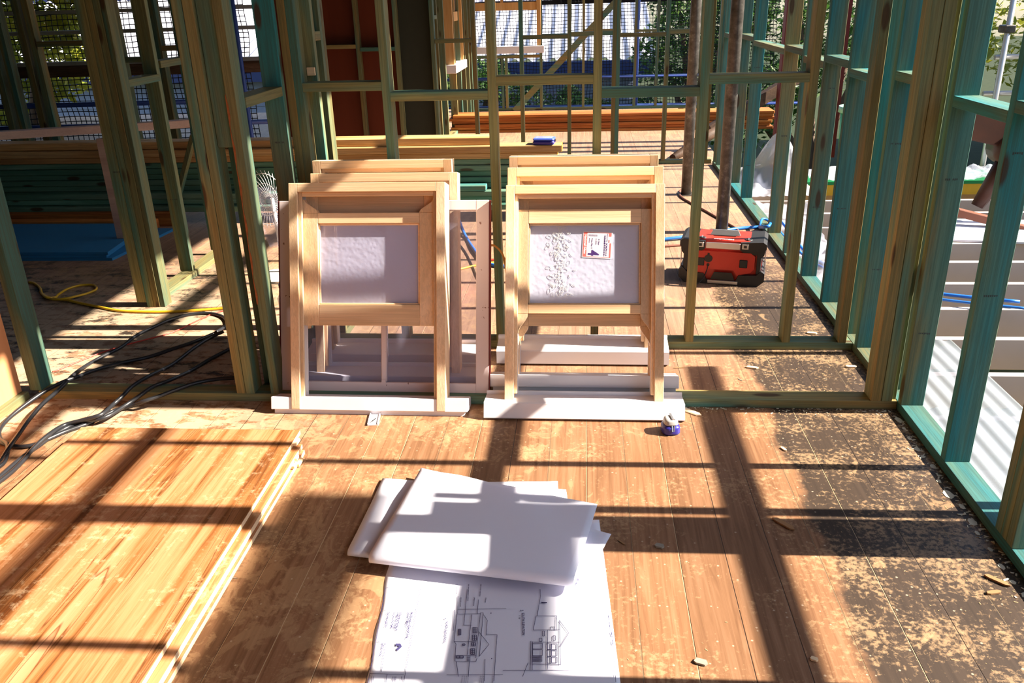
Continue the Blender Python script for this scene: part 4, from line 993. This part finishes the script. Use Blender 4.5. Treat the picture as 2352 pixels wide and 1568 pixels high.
MB().tube([(0.03, 0.03, fz), (0.04, 0.04, 0.02)], 0.012, 8).build('stem', WIRE, FAN); mb = MB(); rounded(mb, 0.13, 0.13, 0.0, 0.02, e=2.0); mb.build('foot', WIRE, FAN)
# bits of rubbish between posts and old sash: bottle and tape roll
bt = empty('plastic_bottle', (PY(634, 590, 4.0).x, 4.02, 0.0)); tag(bt, 'crumpled clear plastic bottle on the floor left of the old white sash', 'bottle')
mb = MB(); mb.tube([(0, 0, 0.0), (0, 0, 0.02), (0.003, 0, 0.10), (0.0, 0, 0.17), (0, 0, 0.20), (0, 0, 0.225)], 0.03, 14, rs=[0.03, 0.032, 0.029, 0.031, 0.014, 0.013]); mb.build('bottle_body', FILM, bt)
mb = MB(); mb.tube([(0, 0, 0.2255), (0, 0, 0.245)], 0.016, 12); mb.build('cap', flat('pale_blue_cap', (0.35, 0.5, 0.8), 0.4), bt)

# reel partly seen through the old sash
rl = empty('cable_reel', (PY(1040, 600, 4.6).x, 4.6, 0.115)); tag(rl, 'pinkish red round cable reel behind the windows, seen through the old white sash', 'cable reel')
mb = MB(); mb.tube([(-0.012, 0, 0), (0.0, 0, 0)], 0.11, 28); mb.tube([(-0.10, 0, 0), (-0.088, 0, 0)], 0.11, 28); mb.build('flange', flat('pink_red_plastic', (0.7, 0.08, 0.14), 0.4), rl)
mb = MB(); mb.tube([(-0.088, 0, 0), (-0.012, 0, 0)], 0.06, 20); mb.build('wound_cable', CABLE_K, rl)

# scattered chips and offcuts
chips = [(1800, 1205, 0.085, 0.02, 0.9, 'grey-brown splinter of wood lying alone in the shadow band'), (1428, 1246, 0.035, 0.006, 0.9, 'short dark twig near the pointed plan corner'), (2290, 1335, 0.07, 0.016, 0.8, 'brown wood sliver near the right wall plate'),
         (2282, 1362, 0.045, 0.014, -0.2, 'pale cream wood chip beside the brown sliver by the right wall'), (1870, 1515, 0.02, 0.014, 0.5, 'curled tan leaf scrap near the bottom of the floor'), (1865, 766, 0.05, 0.022, 0.2, 'pale wood chip behind the middle wall plate at right'),
         (1728, 845, 0.055, 0.02, 0.3, 'white paper-like wood chip between the two wall plates'), (1955, 843, 0.05, 0.02, 0.1, 'orange wood chip between the plates near the right wall'), (1590, 948, 0.09, 0.022, 0.75, 'pale split of blond wood beside the right-hand sill end'),
         (1800, 1032, 0.03, 0.012, 1.2, 'small pale splinter on the dusty boards right of the tape measure'), (1515, 1255, 0.03, 0.02, 0.4, 'grey dry leaf right of the plans'), (1610, 1522, 0.035, 0.02, 0.4, 'greenish scrap near the bottom edge of the floor'), (1560, 845, 0.055, 0.005, -0.08, 'thin dark twig just right of the right-hand window pile'),
         (1700, 872, 0.03, 0.004, 1.0, 'bent nail between the two wall plates'), (530, 1326, 0.05, 0.003, 0.2, 'curved bit of wire by the plywood pile')]
CH = [flat('wood_chip_pale', (0.78, 0.58, 0.36), 0.8), flat('wood_chip_brown', (0.30, 0.16, 0.07), 0.8), flat('wood_chip_grey', (0.28, 0.25, 0.2), 0.8)]
for k, (x, y, L, wd, a, lab) in enumerate(chips):
    p = FL(x, y); mb = MB(); th = min(0.006, wd * 0.4)
    pts = [(-L / 2, -wd * 0.3), (-L * 0.3, -wd / 2), (L * 0.35, -wd * 0.42), (L / 2, 0), (L * 0.3, wd / 2), (-L * 0.4, wd * 0.38)]
    ca, sa = math.cos(-a), math.sin(-a)
    mb.prism(pts, 0.0005, th, lambda q, h: (q[0] * ca - q[1] * sa, q[0] * sa + q[1] * ca, h + abs(q[0]) * 0.04))
    mi = 1 if 'brown' in lab or 'dark' in lab or 'twig' in lab else (2 if 'grey' in lab or 'nail' in lab or 'wire' in lab or 'green' in lab else 0)
    o = mb.build('wood_chip', CH[mi]); o.location = (p.x, p.y, 0.0); tag(o, lab, 'wood chip')
random.seed(5); mb = MB()
def crumb(x, y, s_, z=0.0):
    a = random.uniform(0, PI); c, s2 = math.cos(a), math.sin(a); l = s_ * random.uniform(0.6, 2.2); w2 = s_ * 0.5; h = s_ * 0.35
    pts = [(-l, -w2), (l, -w2 * 0.6), (l * 0.8, w2), (-l * 0.7, w2 * 0.8)]
    mb.prism(pts, z + 0.0003, z + h, lambda q, hh: (x + q[0] * c - q[1] * s2, y + q[0] * s2 + q[1] * c, hh))
for k in range(1100):
    r = random.random()
    if r < 0.40: crumb(random.uniform(0.35, 1.26), AY0 - abs(random.gauss(0.012, 0.05)), random.uniform(0.0008, 0.003))
    elif r < 0.60: crumb(1.27 - abs(random.gauss(0, 0.10)), random.uniform(1.6, 3.1), random.uniform(0.0008, 0.0032))
    elif r < 0.78: crumb(random.uniform(0.5, 1.26), random.uniform(3.25, 3.76), random.uniform(0.0008, 0.003))
    elif r < 0.86: crumb(random.uniform(0.3, 1.26), BY0 - abs(random.gauss(0.01, 0.03)), random.uniform(0.0008, 0.0032))
    else: crumb(random.uniform(0.1, 1.26), random.uniform(1.5, 3.1), random.uniform(0.0008, 0.003))
mb.build('sawdust_crumbs', flat('sawdust', (0.45, 0.29, 0.15), 0.9, var=0.4, scale=90))['kind'] = 'stuff'
random.seed(8); mb = MB()
for k in range(260):
    if random.random() < .6: crumb(1.275 - abs(random.gauss(0, 0.02)), random.uniform(1.5, 3.1), random.uniform(0.002, 0.007))
    else: crumb(random.uniform(0.4, 1.27), AY0 - abs(random.gauss(0.008, 0.02)), random.uniform(0.001, 0.006))
mb.build('paint_flakes', flat('cream_paint_flakes', (0.62, 0.58, 0.44), 0.7))['kind'] = 'stuff'
mb = MB()
for k in range(18):
    s0 = PX(2060, 942, 1.27); y = 1.75 + k * 0.078 + random.uniform(-.02, .02); x = 1.262 - random.uniform(0, 0.02)
    n_ = 7; w_ = random.uniform(0.008, 0.022)
    mb.prism([(w_ * (0.7 + 0.5 * random.random()) * math.cos(2 * PI * i / n_) * 0.8, w_ * 1.3 * (0.7 + 0.5 * random.random()) * math.sin(2 * PI * i / n_)) for i in range(n_)], 0.0004, 0.0015, lambda q, h: (x + q[0], y + q[1], h))
mb.build('paint_patches', flat('cream_old_paint', (0.60, 0.56, 0.42), 0.7))['kind'] = 'stuff'

# ------------------------------------------------------------------ OUTSIDE RIGHT: joists, plastic, bin, machine
G4 = 'pale deck joists outside the right wall'
words_ = ['first', 'second', 'third', 'fourth', 'fifth', 'sixth', 'seventh', 'eighth', 'ninth', 'tenth', 'eleventh', 'twelfth', 'thirteenth', 'fourteenth', 'fifteenth', 'sixteenth']
k = 0; y = 1.55
while y < 8.5:
    beam('deck_joist', 1.44, 5.2, y, y + 0.045, -0.38, -0.2, JOIST, 'pale deck joist outside the right wall, %s one back from the camera' % words_[k], G4, 'joist'); k += 1; y += 0.475
MB().box(1.401, 1.438, -1.0, 9.5, -0.38, -0.2).build('ledger_board', JOIST)
tag(bpy.data.objects['ledger_board'], 'pale ledger board carrying the inner ends of the deck joists', 'board')
def corr(name, x0, x1, y0, y1, z, label, amp=0.006, pitch=0.076, rot=0.0, mat=POLYC):
    def fn(u, v):
        x = x0 + (x1 - x0) * u; y = y0 + (y1 - y0) * v
        return Vector((x + rot * (y - y0), y, z + amp * math.sin(2 * PI * (x - x0) / pitch) + 0.012 * noise.noise(Vector((x * 2, y * 1.5, z * 9)))))
    mb = MB(); mb.grid(fn, int((x1 - x0) / pitch * 10), 24, 0.0015); return tag(mb.build(name, mat), label, 'roofing sheet', 'clear corrugated sheets')
corr('corrugated_sheet', 1.46, 2.00, 1.0, 4.30, -0.165, 'clear corrugated plastic roofing sheet lying outside, lower of the two', rot=-0.01)
corr('corrugated_sheet', 1.45, 1.90, 0.8, 3.4, -0.12, 'clear corrugated plastic roofing sheet lying outside, upper of the two', rot=0.004)
def film(u, v):
    y = 4.35 + 3.1 * v; x = 1.46 + (0.20 + 0.30 * v ** 1.2) * u
    hump = 0.0
    z = -0.17 + hump + 0.10 * abs(noise.noise(Vector((x * 4, y * 2, 0)))) + 0.03 * abs(noise.noise(Vector((x * 10, y * 5, 4)))) * (1 + 3 * hump)
    return Vector((x + 0.03 * noise.noise(Vector((x * 6, y * 6, 9))), y, z))
def heap(u, v):
    x = 1.47 + 0.62 * u; y = 7.55 + 1.35 * v
    pk = math.exp(-((x - 1.88) / 0.22) ** 2 - ((y - 8.25) / 0.36) ** 2)
    rid = 1 - abs(noise.noise(Vector((x * 5, y * 2.4, 3)))) * 1.6; rid2 = 1 - abs(noise.noise(Vector((x * 11, y * 6, 8)))) * 1.5
    return Vector((x, y, -0.155 + pk * (0.34 + 0.16 * rid) + 0.03 * rid * (1 - pk) + 0.02 * rid2))
mb = MB(); mb.grid(heap, 44, 60); tag(mb.build('plastic_film', FILM), 'tall crumpled heap of clear plastic film outside behind the far end of the right wall', 'plastic film')
mb = MB(); mb.grid(film, 40, 150); o = mb.build('plastic_film', FILM); tag(o, 'long strip of crumpled clear plastic film lying outside along the right wall', 'plastic film')
# formwork box with yellow side and green rim, crate-like beams under film
YB = empty('yellow_box_beam', (2.75, 7.95, -0.2)); tag(YB, 'yellow beam with a green top edge outside on the joists', 'beam')
MB().box(-0.65, 1.3, 0, 0.5, 0.0, 0.10).build('side', flat('yellow_ply', (0.72, 0.42, 0.03), 0.6), YB)
MB().box(-0.66, 1.3, -0.01, 0.5, 0.101, 0.13).build('rim', flat('green_rim_paint', (0.01, 0.22, 0.06), 0.5), YB)
fm = MB(); fm.grid(lambda u, v: Vector((2.12 + 1.85 * u, 7.92 + 0.55 * v, -0.06 + 0.07 * abs(noise.noise(Vector((u * 14, v * 5, 2)))) + 0.03 * abs(noise.noise(Vector((u * 30, v * 12, 5)))))), 60, 20)
o = fm.build('plastic_film', FILM); tag(o, 'strip of wrinkled plastic film draped on top of the yellow beam', 'plastic film')
GB = empty('green_bin', (2.85, 9.0, -0.2)); tag(GB, 'bright green plastic bin standing outside behind the right wall', 'bin')
GREENP = flat('bright_green_plastic', (0.02, 0.42, 0.14), 0.4, 0.5)
mb = MB(); mb.tube([(0, 0, 0.0), (0, 0, 0.62)], 0.2, 24, rs=[0.19, 0.225]); mb.build('bin_body', GREENP, GB)
mb = MB(); mb.tube([(0, 0, 0.621), (0, 0, 0.68)], 0.25, 24, rs=[0.25, 0.245]); mb.build('bin_lid', flat('pale_green_plastic', (0.3, 0.62, 0.42), 0.4), GB)
DR = flat('dark_red_cladding', (0.12, 0.012, 0.012), 0.6)
for k, (x, y, h) in enumerate(((2.05, 9.3, 3.2), (2.75, 9.9, 3.2))):
    o = MB().box(x, x + 0.12, y, y + 0.12, -0.2, h).build('red_post', DR); tag(o, ('dark red painted post just outside the right wall', 'dark red painted post further out beyond the first')[k], 'post')
SH = MB().box(3.0, 3.75, 9.6, 9.7, -3.2, 2.6).build('dark_shed_wall', flat('dark_brown_boards', (0.035, 0.022, 0.018), 0.8)); tag(SH, 'dark brown shed wall beyond the green bin', 'shed')
# auger-like rusty machine
MC = empty('earth_auger', (3.25, 6.9, -0.2)); tag(MC, 'rusty orange machine arm with a round motor beyond the joists', 'machine')
RUST = flat('rusty_orange_paint', (0.045, 0.012, 0.004), 0.5, 0.4, var=0.5, scale=8)
MB().bar((-0.30, 0, 0.80), (0.45, 0.1, 0.62), 0.18, 0.22, 0.01).build('boom', RUST, MC)
mb = MB(); mb.tube([(0.10, -0.14, 0.60), (0.10, 0.14, 0.60)], 0.14, 20); mb.build('motor', RUST, MC)
mb = MB(); mb.tube([(0.08, 0, 0.48), (0.02, 0, 0.36), (-0.08, 0, 0.14)], 0.06, 14, rs=[0.085, 0.07, 0.05]); mb.build('shaft', RUST, MC)
MB().bar((-0.45, -0.05, 0.16), (0.35, -0.3, -0.02), 0.07, 0.06, 0.004).build('base_rail', flat('brown_rail', (0.2, 0.07, 0.04), 0.6), MC)
MB().bar((0.24, 0, 0.55), (0.15, -0.05, 0.05), 0.05, 0.05, 0.004).build('strut', BLACKP, MC)
o = MB().prism([(2.75, 6.35), (3.7, 6.2), (3.8, 6.9), (2.8, 7.0)], -0.195, -0.18, lambda p, h: (p[0], p[1], h)).build('white_board', flat('white_board_paint', (0.62, 0.62, 0.68), 0.6)); tag(o, 'whitish board lying on the joists under the rusty machine', 'board')

# ------------------------------------------------------------------ SCAFFOLD, NET, HOUSE, TREES
SC = empty('scaffold', (0, 0, 0)); tag(SC, 'tube scaffold standing outside the far walls', 'scaffold')
def tubep(name, a, b, mat, r=0.024, parent=SC): return MB().tube([a, b], r, 10).build(name, mat, parent)
for z in (0.42, 1.62): tubep('ledger', (-3.4, 13.55, z), (3.4, 13.55, z), TUBE_B)
tubep('standard', (0.80, 13.58, -3.2), (0.80, 13.58, 3.3), TUBE_B, 0.035); tubep('standard', (-1.95, 13.58, -3.2), (-1.95, 13.58, 3.3), TUBE_B)
tubep('standard', (3.35, 13.58, -3.2), (3.35, 13.58, 3.3), TUBE_B)
tubep('ledger', (-3.4, 13.58, -0.02), (3.4, 13.58, -0.02), TUBE_B)
SC2 = empty('scaffold', (0, 0, 0)); tag(SC2, 'dark tube scaffold behind the left outer wall', 'scaffold')
for z in (0.73, 0.52): tubep('ledger', (-8.5, 7.85, z), (-3.1, 8.25, z), TUBE_B, parent=SC2)
for z in (1.12, 1.40, 1.58): MB().bar((-8.5, 7.80, z), (-3.1, 8.2, z), 0.06, 0.035).build('plank_edge', TUBE, SC2)
for x in (-7.9, -6.0, -5.55, -3.2): tubep('standard', (x, 7.95, -3.2), (x, 7.95, 3.25), TUBE_B, parent=SC2)
for z in (1.05, ): MB().bar((-8.5, 7.88, z), (-3.1, 8.28, z), 0.05, 0.12).build('toe_board', DARKW, SC2)
SC3 = empty('scaffold', (0, 0, 0)); tag(SC3, 'grey galvanised scaffold tube with couplers outside at the far right', 'scaffold')
s3 = PY(2300, 150, 8.6)
tubep('standard', (s3.x, 8.6, -3.2), (s3.x, 8.6, 3.4), TUBE, 0.026, SC3)
tubep('ledger', (s3.x - 0.1, 8.65, 1.86), (s3.x + 3, 8.65, 1.86), TUBE, 0.024, SC3); tubep('ledger', (s3.x - 0.05, 8.65, 0.95), (s3.x + 3, 8.65, 1.0), TUBE, 0.024, SC3); tubep('ledger', (s3.x - 0.1, 8.65, 0.62), (s3.x + 3, 8.65, 0.62), TUBE, 0.024, SC3)
MB().box(s3.x - 0.05, s3.x + 0.05, 8.55, 8.70, 1.17, 1.24, bev=0.01).build('coupler', STEEL, SC3)
# unseen boards added high outside the right wall to cast soft shadow bands
for x, z, h, y1 in ((6.0, 0.0 + (6.0 + 0.86) * 0.7536, 0.27, 2.55), (5.2, 0.07 + (5.2 + 1.66) * 0.7536, 0.08, 2.9), (5.6, (5.6 + 0.17) * 0.7536, 0.15, 2.45)):
    MB().bar((x, -3, z), (x, y1, z), 0.04, h).build('shadow_board', TUBE, SC3)
# unseen guard rail, deepened to widen its shadow band across the room
MB().bar((2.75, -2, 1.66), (2.75, 3.6, 1.66), 0.04, 0.085).build('shadow_board', TUBE, SC3)
MB().box(1.75, 1.84, 2.285, 2.372, -3.2, 1.75).build('standard', TUBE, SC3); MB().box(1.75, 1.84, 2.386, 2.43, -3.2, 1.75).build('standard', TUBE, SC3)  # unseen posts added to widen the shadow band by the stud cluster

def net(name, P0, P1, zlo, zhi, label, cell=0.05, seed=0.0, top=True):
    P0, P1 = Vector(P0), Vector(P1); L = (P1 - P0).length; nu = int(L / cell); nv = int((zhi - zlo) / cell); nrm = (P1 - P0).cross(Vector((0, 0, 1))).normalized()
    def pt(u, v):
        q = P0 + (P1 - P0) * (u / nu); z = zlo + v * cell
        wv = noise.noise(Vector((u * 0.11 + seed, v * 0.10, 1))) * 0.05; wz = noise.noise(Vector((u * 0.09 + seed, v * 0.12, 7))) * 0.03; ws = noise.noise(Vector((u * 0.1, v * 0.13 + seed, 4))) * 0.03
        return q + nrm * wv * 2 + (P1 - P0).normalized() * ws + Vector((0, 0, z + wz))
    mb = MB()
    for v in range(nv + 1): mb.tube([pt(u, v) for u in range(0, nu + 1)], 0.0048, 3, cap=False)
    for u in range(nu + 1): mb.tube([pt(u, v) for v in range(0, nv + 1)], 0.0048, 3, cap=False)
    o = mb.build(name, NETM, recalc=False); return tag(o, label, 'netting')
far_net = net('safety_net', (-3.2, 13.72, 0), (2.9, 13.72, 0), -0.3, 1.62, 'black square-mesh safety net hung behind the far wall', seed=2)
net('safety_net', (-7.6, 7.75, 0), (-3.36, 8.60, 0), 0.0, 1.75, 'black square-mesh safety net hung behind the dark left outer wall', seed=8)
MB().bar((-3.3, 13.70, 1.50), (2.9, 13.70, 1.52), 0.03, 0.07).build('net_hem', NETM, far_net)

# neighbouring house
o = MB().box(15.0, 17.0, -14.0, 30.0, -3.2, 6.2).build('sky_blocker', flat('dark_green_blocker', (0.03, 0.05, 0.02), 0.9)); tag(o, 'tall dark green block added beyond the deck to cut low sky light', 'light blocker')  # block added to shut out low sky light from the right
HS = empty('neighbour_house', (-6, 26, -3.2)); tag(HS, 'neighbouring house with pale corrugated roof and navy gutter, seen through the netting', 'house')
def roof(u, v):
    x = -16.5 + 24.5 * u; y = -1.4 + 7.0 * v; z = 3.14 + 1.95 * v + 0.05 * math.sin(2 * PI * (x + 0.9 * 0) / 0.36)
    return Vector((x, y, z))
mb = MB(); mb.grid(roof, 900, 2, 0.01); mb.build('roof', ROOFM, HS)
MB().box(-16.4, 7.9, -1.5, -1.38, 2.72, 3.10).build('gutter', NAVY, HS)
wb = MB()
for k in range(14): wb.prism([(-1.10 - 0.03, 0.2 * k), (-1.10, 0.2 * k + 0.2), (-0.9, 0.2 * k + 0.2), (-0.9, 0.2 * k)], -16, 7.5, lambda p, h: (h, p[0], p[1]))
wb.build('wall', HWALL, HS)
MB().box(4.9, 6.0, -1.3, -1.15, 1.0, 2.3).build('window', GLASS_CLR, HS)
MB().box(-16.6, 8.0, 5.5, 5.7, 5.05, 5.16).build('ridge_cap', NAVY, HS)

def tree(name, label, centre, R, nleaf, mat, size=0.09, trunk=True, blobs=9, seed=1, squash=1.0, group=None, cat='tree'):
    rnd = random.Random(seed); c = Vector(centre)
    t = empty(name, (c.x, c.y, -3.2)); tag(t, label, cat, group)
    lc = Vector((0, 0, c.z + 3.2)); mb = MB(); bl = []
    for k in range(blobs):
        bl.append((lc + Vector((rnd.uniform(-1, 1) * R * 0.75, rnd.uniform(-.7, .7) * R * 0.6, rnd.uniform(-1, 1) * R * 0.7 * squash)), R * rnd.uniform(0.25, 0.5)))
    for k in range(nleaf):
        b, r = rnd.choice(bl); d = Vector((rnd.gauss(0, 1), rnd.gauss(0, 1), rnd.gauss(0, 1))).normalized() * r * rnd.uniform(0.6, 1.05)
        p = b + Vector((d.x, d.y, d.z * squash)); a = Vector((rnd.gauss(0, 1), rnd.gauss(0, 1), rnd.gauss(0, 0.6))).normalized(); n = a.orthogonal().normalized() * 0.4 + a.cross(Vector((rnd.gauss(0, 1), rnd.gauss(0, 1), rnd.gauss(0, 1)))) * 0.3
        s_ = size * rnd.uniform(0.6, 1.3)
        v = [mb.bm.verts.new(q) for q in (p - a * s_, p + n * s_ * 0.6, p + a * s_, p - n * s_ * 0.6)]
        mb.bm.faces.new(v)
    mb.build('foliage', mat, t, recalc=False)
    if trunk:
        tm = MB(); base = Vector((0, 0, 0))
        for b, r in bl[:6]:
            tm.tube([base, Vector((b.x * 0.2, b.y * 0.2, b.z * 0.45)), Vector((b.x * 0.7, b.y * 0.7, b.z * 0.8)), b], 0.1, 7, rs=[0.16, 0.11, 0.06, 0.02])
        tm.build('trunk', BARK, t)
    return t
tree('garden_tree', 'leafy green tree in front of the pale roof, right of the far window', (2.6, 20.0, 0.6), 1.9, 9000, LEAF_D, seed=3, size=0.085)
tree('garden_tree', 'dark green tree further right behind the far netting', (4.9, 18.5, 0.6), 2.2, 8000, LEAF_D, seed=13, size=0.085)
tree('garden_shrub', 'sunlit shrub under the pale roof, behind the diagonal brace', (-0.9, 19.5, -0.95), 1.15, 5000, LEAF_D, seed=4, size=0.07, squash=0.8)
tree('garden_shrub', 'shrub beneath the far timber window, left end of the hedge', (-2.8, 19.5, -0.6), 1.2, 4500, LEAF_D, seed=5, size=0.07, squash=0.9)
tree('garden_shrub', 'low green shrub below the gutter, behind the middle far studs', (0.9, 19.7, -1.2), 1.1, 4200, LEAF_D, seed=6, size=0.07, squash=0.7)
tree('yellow_tree', 'yellow-green tree lit by the sun behind the left netting', (-8.9, 12.5, 0.7), 2.0, 9000, LEAF_Y, seed=7, size=0.11)
tree('yellow_tree', 'yellow tree at the far left edge behind the dark studs', (-11.6, 12.8, 0.4), 2.1, 6500, LEAF_Y, seed=9, size=0.11)
tree('garden_tree', 'dark leafy tree outside at the far upper right', (8.2, 15.0, 1.6), 2.6, 9000, LEAF_Y, seed=10, size=0.09)
tree('garden_tree', 'green tree behind the dark shed at the right', (11.5, 14.5, 0.8), 2.4, 7000, LEAF_D, seed=12, size=0.1)

# fitted windows in the outer walls
def fitted(name, loc, rz, W, zlo, zhi, label, cottage=True):
    t = empty(name, loc, (0, 0, rz)); t['kind'] = 'structure'; t['label'] = label
    w = W / 2; BO = timber('orange_blond_timber', 'z', ((0.60, 0.32, 0.10), (0.68, 0.38, 0.13), (0.74, 0.44, 0.18)), knots=False, fine=0.2)  # orange-toned blond timber for the fitted frames
    for sg in (-1, 1):
        a, b = sorted((sg * w, sg * (w - 0.06))); MB().box(a, b, -0.03, 0.09, zlo, zhi, bev=0.002).build('window_jamb', BO, t)
    MB().box(-w, w, -0.04, 0.09, zhi, zhi + 0.06).build('window_head', BO, t)
    zm = zlo + 0.49
    MB().box(-w + .06, w - .06, 0.0, 0.035, zm, zm + 0.11, bev=0.002).build('window_rail', BO, t)
    MB().box(-0.02, 0.02, 0.0, 0.035, zm + 0.11, zhi).build('window_bar', BO, t)
    MB().box(-w - 0.05, w + 0.05, -0.06, 0.10, zlo - 0.10, zlo, bev=0.004).build('window_sill', WHITEP, t)
    MB().box(-w + .06, w - .06, 0.02, 0.024, zm + .11, zhi).build('window_pane', GLASS_CLR, t)
    return t
fitted('window_1', (-1.20, 12.99, 0), 0, 1.13, 0.93, 2.6, 'new timber window set in the far outer wall with a white sill')
fitted('window_2', (-1.62, 11.1, 0), math.radians(90), 0.9, 0.85, 2.6, 'timber window seen edge-on in the sunlit far side wall')
